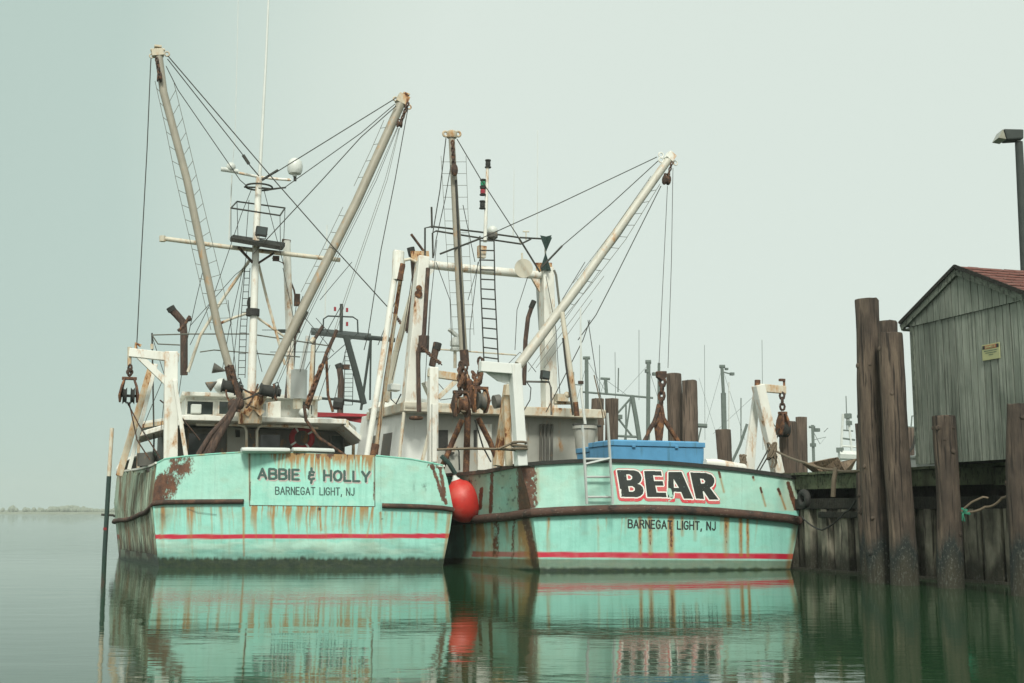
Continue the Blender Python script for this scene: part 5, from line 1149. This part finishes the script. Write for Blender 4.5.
# ---- red buoy between the hulls
pc = at(463, 501.5, 31.0)
o = empty('mooring_buoy', pc, label='big red inflatable ball fender squeezed between the two trawlers', cat='buoy')
MB()._lathe(Vector((0, 0, 0)), Vector((-.35, 0, 1)).normalized(), [(.0, -.55)] + [(.50 * math.sin(t) * (1 - .06 * math.cos(t)), -.55 * math.cos(t)) for t in np.linspace(.12, 2.8, 16)] + [(.11, .58)], 28).build('ball', 'red', o, smooth=True)
MB()._lathe(Vector((-.35, 0, 1)).normalized() * .55, Vector((-.35, 0, 1)).normalized(), [(.13, 0), (.11, .05), (.07, .08), (.05, .14), (.06, .16)], 14).build('eye_cap', 'plastic', o, smooth=True)
MB().tube([Vector((-.2, 0, .7)), Vector((-.35, -.1, .95)), Vector((-.55, -.2, 1.15))], .06, 8).build('lanyard', 'dgreen', o, smooth=True)
# ================================================================== DOCK
QO = Vector((7.25, 28.0, 0)); QD = Vector((.375, -.927, 0)).normalized(); QN = Vector((.927, .375, 0)).normalized()   # along (toward camera), landward
def Q(s, n, z): return QO + QD * s + QN * n + Vector((0, 0, z))
QR = math.atan2(QD.y, QD.x); DZ = 2.28
dock = empty('dock', Q(0, 0, 0), QR, label='mossy timber dock running along the right, carrying the grey shed', cat='dock')
def qbox(name, s0, s1, n0, n1, z0, z1, mat, parent=dock, bevel=0):
    # dock frame: x along QD, y = -QN side
    return MB().box(((s0 + s1) / 2, (n0 + n1) / 2, (z0 + z1) / 2), (s1 - s0, n1 - n0, z1 - z0)).build(name, mat, parent, bevel=bevel)
# x axis = QD, y axis = rotate(QD,90deg) = (-QD.y, QD.x) = (.914,.407) = QN
b = MB(); s = -34; r_ = random.Random(2)
while s < 12:
    w_ = .19; b.box((s + w_ / 2, 3.0 + r_.uniform(-.02, .02), DZ - .03 + r_.uniform(-.004, .004)), (w_ - .012, 6.2, .055)); s += w_
b.build('deck_planks', 'deckwood', dock)
for s0, s1, dz in ((-34, -10, 0), (-10, -.3, 0), (-.28, 2.9, .0), (2.92, 5.2, 0), (5.22, 12, -.02)):
    qbox('stringer', s0, s1, .02, .12, DZ - .40 + dz, DZ - .065 + dz, 'deckwood', bevel=.01)
for s0 in (-34, -22, -10, 0, 6): qbox('light_block_board', s0, s0 + 11.9 if s0 < 0 else s0 + 5.9, 6.0, 6.12, DZ - .7, DZ - .065, 'darkwood')  # unseen closing boards added to keep sky light out from under the deck
s = -33
while s < 12: qbox('cap_post', s, s + .22, .35, .6, 1.5, DZ - .065, 'darkwood'); s += 2.1
for s0, s1 in ((-34, -8), (-7.98, 1.2), (1.22, 5.0), (5.02, 12)): qbox('cap_beam', s0, s1, .0, .30, 1.42, 1.66, 'darkwood', bevel=.015)
for s0, s1 in ((-.25, 1.5),): qbox('cap_beam', s0, s1, -.05, .0, 1.22, 1.36, 'darkwood', bevel=.015)
qbox('fill', -34, 12, .5, 5.9, -1.5, 1.52, 'darkwood')
bulk = empty('bulkhead', Q(0, 0, 0), QR, label='stained corrugated bulkhead panels between the water and the dock deck', cat='bulkhead')
s = -34.; i = 0; r_ = random.Random(6)
while s < 12:
    w_ = r_.uniform(.30, .40); d_ = (0.02, .16)[i % 2] + r_.uniform(-.015, .015)
    big = 4.75 < s < 5.6
    if big: d_ = -.02; w_ = .55
    MB().hexa([(s, .36, -1.5), (s + w_ - .012, .36, -1.5), (s + w_ - .05, d_, -1.5), (s + .04, d_, -1.5)], [(s, .36, 1.415), (s + w_ - .012, .36, 1.415), (s + w_ - .05, d_, 1.415), (s + .04, d_, 1.415)]).build('sheet_panel', 'bulk', bulk, bevel=.012)
    s += w_; i += 1
qbox('wale', -34, 12, -.10, .0, -.05, .05, 'darkwood', bulk)
# ---- piles
def pile(px_top, py_top, px_bot, py_bot, wpx_bot, wpx_top, label, mat='pile', Y=None, group='weathered dock piles', cut=0, name='dock_pile'):
    pb = on_water(px_bot, py_bot) if Y is None else at(px_bot, py_bot, Y)
    if Y is not None:
        pt = at(px_top, py_top, Y)
    else: pt = at(px_top, py_top, pb.y)
    r0 = wpx_bot / 2 * pb.y / F; r1 = wpx_top / 2 * pb.y / F; d = (pt - pb)
    base = pb - d * ((pb.z + 1.4) / d.z) if d.z else pb
    L = pt - base; n = 22; pts, rr = [], []; r_ = random.Random(int(px_bot)); b = MB(); N = 18
    for i in range(n):
        t = i / (n - 1); p = L * t + Vector((.018 * math.sin(t * 7 + px_bot), .018 * math.cos(t * 5 + px_bot), 0))
        k = max(0, (base + p - pb).length / max(d.length, .1)); pts.append(p); rr.append((r0 + (r1 - r0) * t) * (1 + .03 * math.sin(t * 11 + px_bot)))
    pts.append(pts[-1] + Vector((0, 0, .012))); rr.append(rr[-1] * .90); 
    b.tube(pts, 0, N, True, rr)
    for j, v_ in enumerate(b.v):
        i = j // N; a = (j % N) / N * 2 * math.pi; c = pts[i]; k = 1 + .035 * math.sin(3 * a + px_bot) + .03 * math.sin(5 * a + i * .35) + r_.uniform(-.02, .02) + .05 * math.sin(2 * a + i * .22 + px_top) * math.sin(i * .5 + px_bot); b.v[j] = c + (v_ - c) * k + (Vector((0, 0, r_.uniform(-.03, .02))) if i == n - 1 else Vector())
    if mat == 'pile':      # knots and old bolt holes
        for _ in range(7):
            i = r_.randint(6, n - 2); a = r_.uniform(2.2, 5.6); rr_ = rr[i]; c = pts[i] + Vector((math.cos(a), math.sin(a), 0)) * rr_ * .93; sz = r_.uniform(.02, .045); b._lathe(c, Vector((math.cos(a), math.sin(a), .1)), [(sz * 1.6, 0), (sz * 1.2, sz * .9), (sz * .5, sz * 1.1)], 8)
    ob = b.build(name, mat, None, smooth=True); ob.location = base; return tag(ob, label, 'pile', group)
G1 = 'tall dock piles'
pile(866, 300, 880.5, 583, 26, 25, 'tallest dock pile, flat topped, left one of the big pair beside the shed')
pile(890, 334, 904, 585, 27, 24, 'big brown pile with a knot, right one of the tall pair beside the shed')
pile(887.5, 322, 897, 578, 21, 19, 'pile mostly hidden behind the tall pair, its round top just showing between them')
pile(944, 416.5, 952, 588, 26, 22, 'short pile standing before the left part of the grey shed wall')
pile(1018, 405, 1024, 596, 26, 24, 'dark pile cut by the right edge of the picture, before the shed')
pile(861, 424, 868, 575, 13, 13, 'slim dark pile with a rounded top left of the tall pair')
pile(597.5, 399, 597, 470, 12.5, 12.5, 'short far pile, left one of the pair behind the stern ladder', 'farpile', 39)
pile(611.5, 399, 611, 470, 13, 13, 'short far pile, right one of the pair behind the stern ladder', 'farpile', 39.3)
pile(674, 374, 675.5, 470, 17, 15, 'taller of the two dry piles rising behind the long blue fish box', 'farpile', 34.5)
pile(689, 381, 691.5, 470, 18, 15.5, 'shorter of the two dry piles rising behind the long blue fish box', 'farpile', 34.0)
pile(723, 430, 725, 480, 16, 15, 'stubby dry pile alone between the blue box and the white gallows', 'farpile', 33)
pile(787.5, 422, 789.5, 490, 19, 17, 'thick pile directly behind the hanging block by the dock end', 'farpile', 31.0)
pile(801.5, 417.5, 801.5, 474, 11, 11, 'thin mossy topped pile right of the thick one behind the block', 'farpile', 35)
pile(908, 428, 908, 474, 12, 12, 'far brown pile in the gap left of the shed', 'farpile', 38)
# drift line and hanging hose
# ---- shed
sd = empty('shed', (8.1, 24.0, DZ), math.atan2(-.954, .3), label='grey green board shed with a red shingled roof on the dock', cat='shed')
# local x along the gable wall toward the camera, local y landward
def inv(p): d = p - Vector((8.1, 24.0, DZ)); a = Vector((.3, -.954, 0)); n_ = Vector((.954, .3, 0)); return Vector((d.dot(a), d.dot(n_), d.z))
zE, zA, xA, SW, SDp = 5.06 - DZ, 5.93 - DZ, 1.56, 3.34, 3.9
zP = lambda x: zA - (abs(x - xA)) * .46
b = MB(); x = .02; r_ = random.Random(12)
while x < SW - .02:
    w_ = min(.19, SW - x); b.box((x + w_ / 2, -.012 + r_.uniform(-.006, .006), zE / 2), (w_ - .022, .03, zE - .01)); x += w_
b.build('wall_boards', 'greyplank', sd)
b = MB(); x = .0
while x < SW - .02:
    w_ = min(.19, SW - x); o_ = r_.uniform(-.005, .005); b.hexa([(x, -.055 + o_, zE + .0), (x + w_ - .02, -.055 + o_, zE), (x + w_ - .02, -.02, zE), (x, -.02, zE)], [(x, -.055 + o_, zP(x) - .06), (x + w_ - .02, -.055 + o_, zP(x + w_ - .02) - .06), (x + w_ - .02, -.02, zP(x + w_) - .06), (x, -.02, zP(x) - .06)]); x += w_
b.build('gable_boards', 'greyplank', sd)
MB().box((SW / 2, SDp / 2 + .02, zE / 2), (SW - .06, SDp - .04, zE - .02)).build('wall_core', 'darkwood', sd)
b = MB(); y = 0.02
while y < SDp:
    b.box((-.005, y + .085, zE / 2), (.03, .165, zE - .05)); b.box((SW + .005, y + .085, zE / 2), (.03, .165, zE - .05)); y += .175
b.build('side_boards', 'greyplank', sd)
MB().box((.03, -.04, zE / 2), (.10, .03, zE - .02)).build('corner_trim', 'trim', sd)
for sg_, nm in ((-1, 'roof'), (1, 'roof')):
    xe = xA + sg_ * ((xA if sg_ < 0 else SW - xA) + .24); ze = zP(xe)
    o = MB().hexa([(xA, -.07, zA - .02), (xe, -.07, ze - .02), (xe, SDp + .2, ze - .02), (xA, SDp + .2, zA - .02)], [(xA, -.07, zA + .05), (xe, -.07, ze + .05), (xe, SDp + .2, ze + .05), (xA, SDp + .2, zA + .05)]).build(nm, 'trim', sd)
    b = MB(); n = 9
    for k in range(n):
        t0, t1 = k / n, (k + 1) / n; z0_, z1_ = zA + (ze - zA) * t0 + .055, zA + (ze - zA) * t1 + .055; x0_, x1_ = xA + (xe - xA) * t0, xA + (xe - xA) * (t1 + .03)
        y = -.12; 
        while y < SDp + .24:
            w_ = r_.uniform(.22, .34); w_ = min(w_, SDp + .24 - y); dz = r_.uniform(0, .012)
            b.hexa([(x0_, y, z0_), (x1_, y, z1_ + .012), (x1_, y + w_ - .01, z1_ + .012), (x0_, y + w_ - .01, z0_)], [(x0_, y, z0_ + .012 + dz), (x1_, y, z1_ + .032 + dz), (x1_, y + w_ - .01, z1_ + .032 + dz), (x0_, y + w_ - .01, z0_ + .012 + dz)]); y += w_
    b.build('shingles', 'shingle', o)
    MB().beam((xA, -.085, zA - .035), (xe, -.085, ze - .035), .05, .13, (0, 1, 0)).build('rake_board', 'trim', o)
    MB().beam((xA, -.132, zA + .065), (xe, -.132, ze + .065), .02, .07, (0, 1, 0)).build('shingle_edge_shade', 'darkwood', o)  # dark strip that paints shadow along the shingle edges
MB().hexa([(-.24, -.06, zP(-.24) - .1), (0, -.06, zP(-.24) - .1), (0, SDp, zP(-.24) - .1), (-.24, SDp, zP(-.24) - .1)], [(-.24, -.06, zP(-.24) - .06), (0, -.06, zP(-.24) - .06), (0, SDp, zP(-.24) - .06), (-.24, SDp, zP(-.24) - .06)]).build('soffit', 'trim', sd)
# danger sign
q = [at(981, 345.5, 23), at(999.5, 342, 22.4)]
def on_wall(px, py, off=.06):
    d = ray(px, py); o = Vector((0, 0, CAMZ)); nrm = Vector((.954, .3, 0)); P0 = Vector((8.1, 24.0, 0)) - nrm * off; t = (P0 - o).dot(nrm) / d.dot(nrm); return inv(o + d * t)
c4 = [on_wall(*p) for p in ((982.6, 360.8), (999.8, 358.0), (999, 342), (981.8, 345.3))]
sign = MB().prism(c4, (0, .015, 0)).build('warning_sign', 'signyellow', sd); sign.parent = None
sign.matrix_world = Matrix.Translation((8.1, 24.0, DZ)) @ Matrix.Rotation(math.atan2(-.954, .3), 4, 'Z'); tag(sign, 'faded yellow warning sign with a red DANGER heading nailed to the shed', 'sign')
def bil(u_, v_, off): # u right, v up on the sign
    a = c4[0].lerp(c4[1], u_); c = c4[3].lerp(c4[2], u_); p = a.lerp(c, v_); return Vector((p.x, p.y - off, p.z))
MB().prism([bil(.17, .70, .003), bil(.83, .70, .003), bil(.83, .93, .003), bil(.17, .93, .003)], (0, .002, 0)).build('header_panel', 'signred', sign)
for a_, c_ in ((.03, .17), (.83, .97)): MB().prism([bil(a_, .70, .003), bil(c_, .70, .003), bil(c_, .93, .003), bil(a_, .93, .003)], (0, .002, 0)).build('header_corner', 'letterblack', sign)
X, Y, D = text_field('DANGER', .22, .78, 0, 0, .14, .028, .008, .3) if False else (None, None, None)
adv = 0; b = MB(); T_ = 'DANGER'; tot = sum(ADV[c] + .28 for c in T_) - .28
for ch in T_:
    for st_ in STROKE[ch]:
        for p0, p1 in zip(st_[:-1], st_[1:]): b.beam(bil(.22 + .56 * (adv + p0[0]) / tot, .745 + .14 * p0[1], .006), bil(.22 + .56 * (adv + p1[0]) / tot, .745 + .14 * p1[1], .006), .012, .003, (1, 0, 0))
    adv += ADV[ch] + .28
b.build('danger_lettering', 'signyellow', sign)
b = MB()
for k, (u0, u1) in enumerate(((.12, .88), (.2, .84), (.38, .66))):
    u_ = u0; r_ = random.Random(k)
    while u_ < u1: w_ = r_.uniform(.03, .07); v_ = .55 - k * .13; b.prism([bil(u_, v_, .004), bil(min(u_ + w_, u1), v_, .004), bil(min(u_ + w_, u1), v_ + .045, .004), bil(u_, v_ + .045, .004)], (0, .002, 0)); u_ += w_ + .02
b.build('worn_text', 'lettergrey', sign)
# ---- lamp post
o = empty('lamp_post', (11.45, 26.4, DZ), 0, label='dark post with a box floodlight at its top, behind the shed', cat='lamp post'); base = Vector((11.45, 26.4, DZ))
t0 = at(1018.8, 142, 26.4) - base; MB().tube([Vector((0, 0, 0)), t0], .11, 12, True, [.12, .085]).build('post', 'bgdark', o, smooth=True)
nk = at(1018.8, 135, 26.4) - base; MB().tube([t0, nk], .045, 10).build('neck', 'plastic', o)
hd = MB(); A_ = [at(x, y, 26.25) - base for x, y in ((1004, 128.5), (1024, 129), (1024, 138.5), (1007, 139.5))]; hd.prism(A_, (0, .32, 0)); hh = hd.build('lamp_housing', 'bgdark', o, bevel=.03)
A_ = [at(x, y, 26.22) - base for x, y in ((998.5, 137.8), (1003.2, 128.8), (1006.4, 139.2))]; MB().prism(A_, (0, .38, 0)).build('lamp_glass', 'bulb', o, bevel=.01)
# ---- things on the dock
o = empty('wooden_hopper', Q(-2.3, 2.0, DZ), QR, label='weathered wooden cradle tipped on the dock left of the tall piles', cat='crate')
B_ = lambda px, py, Y: at(px, py, Y) - o.location
mats_ = Matrix.Rotation(-QR, 3, 'Z')
def hop(pts, d, nm): MB().prism([mats_ @ B_(*p) for p in pts], mats_ @ Vector(d)).build(nm, 'crate', o, bevel=.01)
hop([(809, 463, 29.5), (838, 457, 29), (847, 471.5, 29), (820, 472, 29.5)], (.1, 1.1, .02), 'side_board')
hop([(840, 462, 28.8), (856, 459, 29.6), (850, 471.5, 29.6), (845, 471.5, 28.8)], (.05, .06, .02), 'end_board')
hop([(809, 463, 29.5), (813, 462.6, 29.5), (824, 472, 29.5), (820, 472, 29.5)], (-.02, -.08, 0), 'edge_board')
o = empty('cooler', Q(.3, 2.4, DZ), QR, label='white insulated box on the dock in the gap left of the shed', cat='cooler')
MB().hexa([(-.22, -.3, 0), (.24, -.3, 0), (.24, .3, 0), (-.22, .3, 0)], [(-.18, -.26, .17), (.2, -.26, .17), (.2, .26, .17), (-.18, .26, .17)]).build('cooler_body', 'plastic', o, bevel=.02)
MB().box((0.01, 0, .2), (.42, .58, .06)).build('lid', 'plastic', o, bevel=.02)
o.location = at(918, 466, 26.3); o.location.z = DZ; o.scale = (1.7, 1.3, 1.2)
# ---- ropes
def rope(name, pts, r, mat, label, sag=0, smooth_n=10):
    P_ = [Vector(p) for p in pts]; o_ = []
    for a, c in zip(P_[:-1], P_[1:]):
        for k in range(smooth_n): t = k / smooth_n; o_.append(a.lerp(c, t) - Vector((0, 0, sag * 4 * t * (1 - t))))
    o_.append(P_[-1]); ob = MB().tube([p - P_[0] for p in o_], r, 7).build(name, mat, None, smooth=True); ob.location = P_[0]; return tag(ob, label, 'rope')
rope('mooring_rope', [B2.w(g2.p((776, 451), .6)), at(806, 463, 26.0), at(833, 470, 25.5), at(862, 470.5, 24.6)], .028, 'rope', 'pale mooring rope from the gallows across to the slim dark pile', .03)
rope('hanging_rope', [at(836, 468, 25.4), at(834, 480, 25.3), at(833, 497, 25.3)], .05, 'rope', 'frayed rope end hanging from the mooring rope before the dock edge')
rope('sagging_line', [at(802, 517, 26.6), at(822, 530, 26), at(845, 512, 25.2), at(856, 500, 24.4)], .018, 'black', 'black line sagging low from the trawler corner to the bulkhead', .05)
rope('green_line', [at(938, 518, 22.2), at(950, 516, 22.1), at(961, 512, 22.1)], .030, 'greenrope', 'green line tied round the short pile before the shed')
rope('pale_line', [at(961, 511, 22.1), at(985, 507, 21.9), at(1002, 498, 21.6), at(1013, 487, 21.2)], .024, 'rope', 'pale line drooping from the green knot to the pile at the right edge', .05)
rope('pale_line', [at(961, 511, 22.1), at(972, 502, 22.0), at(983, 497, 21.9), at(988, 498, 21.9)], .02, 'rope', 'short pale line looping up above the green knot')
rope('hanging_hose', [at(960, 512, 22), at(960, 530, 22), at(957, 546, 22), at(946, 556, 22.1), at(943, 566, 22.2)], .04, 'darkwood', 'dark hose hanging down the bulkhead below the green knot')
rope('hanging_hose', [at(867, 496, 24.8), at(864, 506, 24.8), at(860, 514, 24.8)], .05, 'farpile', 'short grey hose on the left side of the tall pair of piles')
rope('power_cable', [at(915, 436, 30), at(913, 447, 30), at(905, 457, 30), at(906, 440, 30)], .03, 'black', 'black cable looping beside the left wall of the shed')
kb = MB(); r_ = random.Random(8)
for i in range(11): a = r_.uniform(0, 6.28); kb.tube([(0, 0, 0), (.05 * math.cos(a), -.04, .05 * math.sin(a)), (.12 * math.cos(a + .4), -.03, .12 * math.sin(a + .3) - .03)], .013, 6)
ob = kb.build('green_knot', 'greenrope', None); ob.location = at(963, 513, 21.95); tag(ob, 'frayed bright green knot joining the lines beside the short pile', 'knot')
# tyre fender
ob = MB().ring((0, 0, 0), (.914, .3, 0), .15, .08, 26, 10).build('tyre_fender', 'black', None, smooth=True); ob.location = at(804, 499, 28.3); tag(ob, 'black tyre hung between the trawler corner and the dock', 'tyre')
# ================================================================== boats in the mist beyond
RS = {625: 1.35, 724: 1.5, 812: 1.9, 845: 2.0, 917: 1.6, 350: .95}
def far_boat(name, px, Y, rz, L, label, colour, housecol, rigs, hull=True, cat='fishing boat', group='boats in the mist beyond the dock'):
    base = at(px, HORIZ, Y); base.z = 0; o = empty(name, base, rz, label=label, cat=cat, group=group); rot = Matrix.Rotation(-rz, 3, 'Z')
    b = MB(); n = 14; W2 = L * .16
    for i in range(n):
        t0, t1 = i / n, (i + 1) / n
        def sec(t):
            w_ = W2 * (1 - max(0, (t - .5) / .5) ** 2.2) + .02; zt = 1.7 + 1.3 * max(0, t - .45) ** 1.5 * 2; x = -L / 2 + L * t
            return [Vector((x, -w_ * .8, -.3)), Vector((x, w_ * .8, -.3)), Vector((x, w_, zt)), Vector((x, -w_, zt))]
        b.hexa(sec(t0), sec(t1))
    b.build('hull', colour, o, smooth=False)
    b = MB(); b.hexa([(L * .0, -W2 * .7, 1.6), (L * .26, -W2 * .7, 1.6), (L * .26, W2 * .7, 1.6), (0, W2 * .7, 1.6)], [(L * .0, -W2 * .66, 3.7), (L * .24, -W2 * .66, 3.7), (L * .24, W2 * .66, 3.7), (0, W2 * .66, 3.7)]); ho = b.build('deckhouse', housecol, o, bevel=.04)
    MB().box((L * .125, 0, 3.78), (L * .3, W2 * 1.55, .12)).build('roof', housecol, o)
    for s_ in (-1, 1): MB().box((L * .125, s_ * W2 * .69, 3.0), (L * .18, .03, .6)).build('window', 'glass', ho)
    pos = lambda q: rot @ (at(q[0], q[1], Y + (q[2] if len(q) > 2 else 0)) - base)
    for nm, pts, r_, mat in rigs:
        r_ = r_ * RS.get(px, 1)
        if nm == 'lamp': MB().box(pos(pts[0]), (r_ * 2, r_ * 2, r_ * 1.6)).build('deck_lamp', mat, o)
        else: MB().tube([pos(q) for q in pts], r_, 7).build(nm, mat, o)
    return o, pos
T = 'mast'
# dark trawler directly behind the left boat
DG = 'bgdark'
fo, ps_ = far_boat('trawler', 350, 58, R(110), 17, 'dark trawler with a flat gantry, behind the left aqua trawler', 'bgdark', 'housegrey', [
    ('gantry_leg', [(346, 336), (356, 372), (364, 404)], .17, DG), ('gantry_leg', [(371, 339), (366, 375), (361, 410)], .07, DG),
    ('gantry_leg', [(308, 336), (301, 372), (292, 408)], .12, 'palegrey'), ('gantry_leg', [(371, 339), (370, 400)], .05, DG),
    ('mast', [(341, 332), (341.5, 304)], .09, DG), ('platform_rail', [(323, 331), (323.5, 319), (328, 316), (353, 317), (357.5, 320), (358, 334)], .04, DG),
    ('exhaust_stack', [(340, 415), (341, 380), (339, 365)], .16, 'net'), ('exhaust_cap', [(339.5, 368), (338, 364)], .19, 'black'),
    ('exhaust_stack', [(312, 398), (314, 340), (323, 326)], .10, 'net'), ('net_drum', [(334, 403), (343, 404)], .33, 'black'),
    ('stern_rail', [(317, 398), (345, 400), (365, 402)], .07, DG), ('yard', [(278, 331), (300, 331)], .1, DG), ('yard', [(365, 337), (395, 340)], .12, DG),
    ('stay', [(341, 306), (300, 380)], .02, DG), ('stay', [(357, 334), (325, 362)], .02, DG), ('whip_aerial', [(325, 318), (327, 225)], .025, 'plastic')])
MB().prism([ps_(q) for q in ((311, 335, 0), (371, 341, 0), (371, 337, 3), (311, 331, 3))], (0, 0, .18)).build('gantry_platform', DG, fo)
b = MB(); a0, a1, c0, c1 = [ps_(q) for q in ((345, 352), (344, 405), (353.5, 352), (352.5, 405))]; b.tube([a0, a1], .02, 5).tube([c0, c1], .02, 5)
for k in range(13): b.tube([a0.lerp(a1, k / 12), c0.lerp(c1, k / 12)], .015, 5)
b.build('gantry_ladder', DG, fo)
MB().box(ps_((346, 367)), (.35, .3, .22)).build('deck_lamp', 'darkrust', fo)
for q in ((335, 309), (347, 310), (347, 324)): MB().box(ps_(q), (.1, .1, .2)).build('signal_lamp', 'redglass', fo)
MB().prism([ps_((337, 418)), ps_((345, 414)), ps_((366, 414)), ps_((372, 420)), ps_((366, 423))], (0, .3, 0)).prism([ps_((341, 418)), ps_((345, 413)), ps_((368, 414)), ps_((373, 417))], (0, 1.5, 0)).build('red_canopy', 'darkred', fo)
b = MB()
for k in range(5): x = 296 + k * 0
# gantried trawler behind the dock
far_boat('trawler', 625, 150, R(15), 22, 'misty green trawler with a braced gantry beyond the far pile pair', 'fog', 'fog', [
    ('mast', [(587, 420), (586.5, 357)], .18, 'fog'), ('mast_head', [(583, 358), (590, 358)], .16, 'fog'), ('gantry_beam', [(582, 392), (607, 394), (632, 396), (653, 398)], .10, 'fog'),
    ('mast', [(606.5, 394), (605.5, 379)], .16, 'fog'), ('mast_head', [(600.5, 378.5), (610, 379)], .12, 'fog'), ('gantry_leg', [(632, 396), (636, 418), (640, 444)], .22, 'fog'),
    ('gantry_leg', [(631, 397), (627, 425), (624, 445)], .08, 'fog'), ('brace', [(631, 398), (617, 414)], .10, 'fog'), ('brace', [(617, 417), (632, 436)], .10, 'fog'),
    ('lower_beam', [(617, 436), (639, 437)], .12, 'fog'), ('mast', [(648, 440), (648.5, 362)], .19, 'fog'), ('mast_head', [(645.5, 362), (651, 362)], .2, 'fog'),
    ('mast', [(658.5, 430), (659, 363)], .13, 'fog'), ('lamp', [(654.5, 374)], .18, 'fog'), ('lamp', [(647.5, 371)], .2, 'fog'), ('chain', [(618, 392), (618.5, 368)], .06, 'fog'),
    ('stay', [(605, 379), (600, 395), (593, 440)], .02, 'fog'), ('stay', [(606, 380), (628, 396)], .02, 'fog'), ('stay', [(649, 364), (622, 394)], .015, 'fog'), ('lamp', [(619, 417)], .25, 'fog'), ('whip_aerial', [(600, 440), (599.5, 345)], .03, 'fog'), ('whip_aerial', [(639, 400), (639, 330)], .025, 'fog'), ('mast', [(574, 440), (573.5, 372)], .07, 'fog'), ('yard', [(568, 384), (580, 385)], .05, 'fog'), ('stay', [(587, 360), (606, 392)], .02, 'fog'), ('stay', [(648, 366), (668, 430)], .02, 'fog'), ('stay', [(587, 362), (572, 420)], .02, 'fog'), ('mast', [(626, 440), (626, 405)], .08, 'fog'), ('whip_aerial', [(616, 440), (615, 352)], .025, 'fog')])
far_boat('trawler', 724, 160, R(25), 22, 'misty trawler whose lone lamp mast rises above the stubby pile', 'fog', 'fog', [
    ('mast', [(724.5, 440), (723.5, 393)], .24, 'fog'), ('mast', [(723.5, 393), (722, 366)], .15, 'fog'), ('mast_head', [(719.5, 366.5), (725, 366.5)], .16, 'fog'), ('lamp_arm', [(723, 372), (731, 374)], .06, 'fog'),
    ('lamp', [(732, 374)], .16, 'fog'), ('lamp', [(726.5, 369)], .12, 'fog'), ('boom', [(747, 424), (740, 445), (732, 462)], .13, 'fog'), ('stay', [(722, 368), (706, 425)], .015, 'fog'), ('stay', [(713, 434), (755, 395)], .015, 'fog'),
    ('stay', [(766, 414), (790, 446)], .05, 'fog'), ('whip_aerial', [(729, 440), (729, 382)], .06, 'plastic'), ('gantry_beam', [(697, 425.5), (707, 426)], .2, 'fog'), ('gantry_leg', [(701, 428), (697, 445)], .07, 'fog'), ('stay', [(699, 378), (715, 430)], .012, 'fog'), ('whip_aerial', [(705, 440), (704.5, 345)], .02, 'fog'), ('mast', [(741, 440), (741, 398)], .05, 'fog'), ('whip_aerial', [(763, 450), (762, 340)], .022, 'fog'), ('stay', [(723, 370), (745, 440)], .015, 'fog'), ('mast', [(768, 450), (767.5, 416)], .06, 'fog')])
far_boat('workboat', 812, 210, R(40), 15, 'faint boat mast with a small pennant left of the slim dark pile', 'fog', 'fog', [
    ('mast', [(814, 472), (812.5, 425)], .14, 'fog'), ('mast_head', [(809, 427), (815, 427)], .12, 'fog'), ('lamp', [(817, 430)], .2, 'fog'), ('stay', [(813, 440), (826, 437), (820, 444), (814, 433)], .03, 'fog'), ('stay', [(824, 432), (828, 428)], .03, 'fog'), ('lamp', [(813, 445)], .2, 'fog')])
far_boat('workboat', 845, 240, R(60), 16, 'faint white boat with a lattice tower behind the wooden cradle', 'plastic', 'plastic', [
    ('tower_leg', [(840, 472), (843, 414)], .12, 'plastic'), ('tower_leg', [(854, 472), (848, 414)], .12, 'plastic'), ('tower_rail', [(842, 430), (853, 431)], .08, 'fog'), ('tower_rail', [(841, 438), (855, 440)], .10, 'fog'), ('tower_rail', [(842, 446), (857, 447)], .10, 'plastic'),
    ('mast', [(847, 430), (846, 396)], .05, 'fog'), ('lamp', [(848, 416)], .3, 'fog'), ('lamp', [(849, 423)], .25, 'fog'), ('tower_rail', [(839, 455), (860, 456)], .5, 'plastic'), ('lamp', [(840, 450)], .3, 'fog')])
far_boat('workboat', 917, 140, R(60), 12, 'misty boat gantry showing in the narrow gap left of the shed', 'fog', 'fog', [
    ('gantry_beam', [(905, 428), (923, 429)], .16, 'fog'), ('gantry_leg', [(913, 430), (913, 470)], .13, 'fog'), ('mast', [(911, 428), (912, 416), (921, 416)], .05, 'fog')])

# ================================================================== mist
b = MB(); b.box((0, 434, 11.2), (1196, 918, 24.4)); hz_ = b.build('haze', 'white'); tag(hz_, kind='stuff')
m = bpy.data.materials.new('mist'); m.use_nodes = True; t = m.node_tree; t.nodes.clear()
pv_ = t.nodes.new('ShaderNodeVolumePrincipled'); pv_.inputs['Color'].default_value = (.93, .985, .95, 1); pv_.inputs['Density'].default_value = .0005; pv_.inputs['Anisotropy'].default_value = .2
mo = t.nodes.new('ShaderNodeOutputMaterial'); t.links.new(pv_.outputs[0], mo.inputs['Volume']); hz_.data.materials.clear(); hz_.data.materials.append(m)
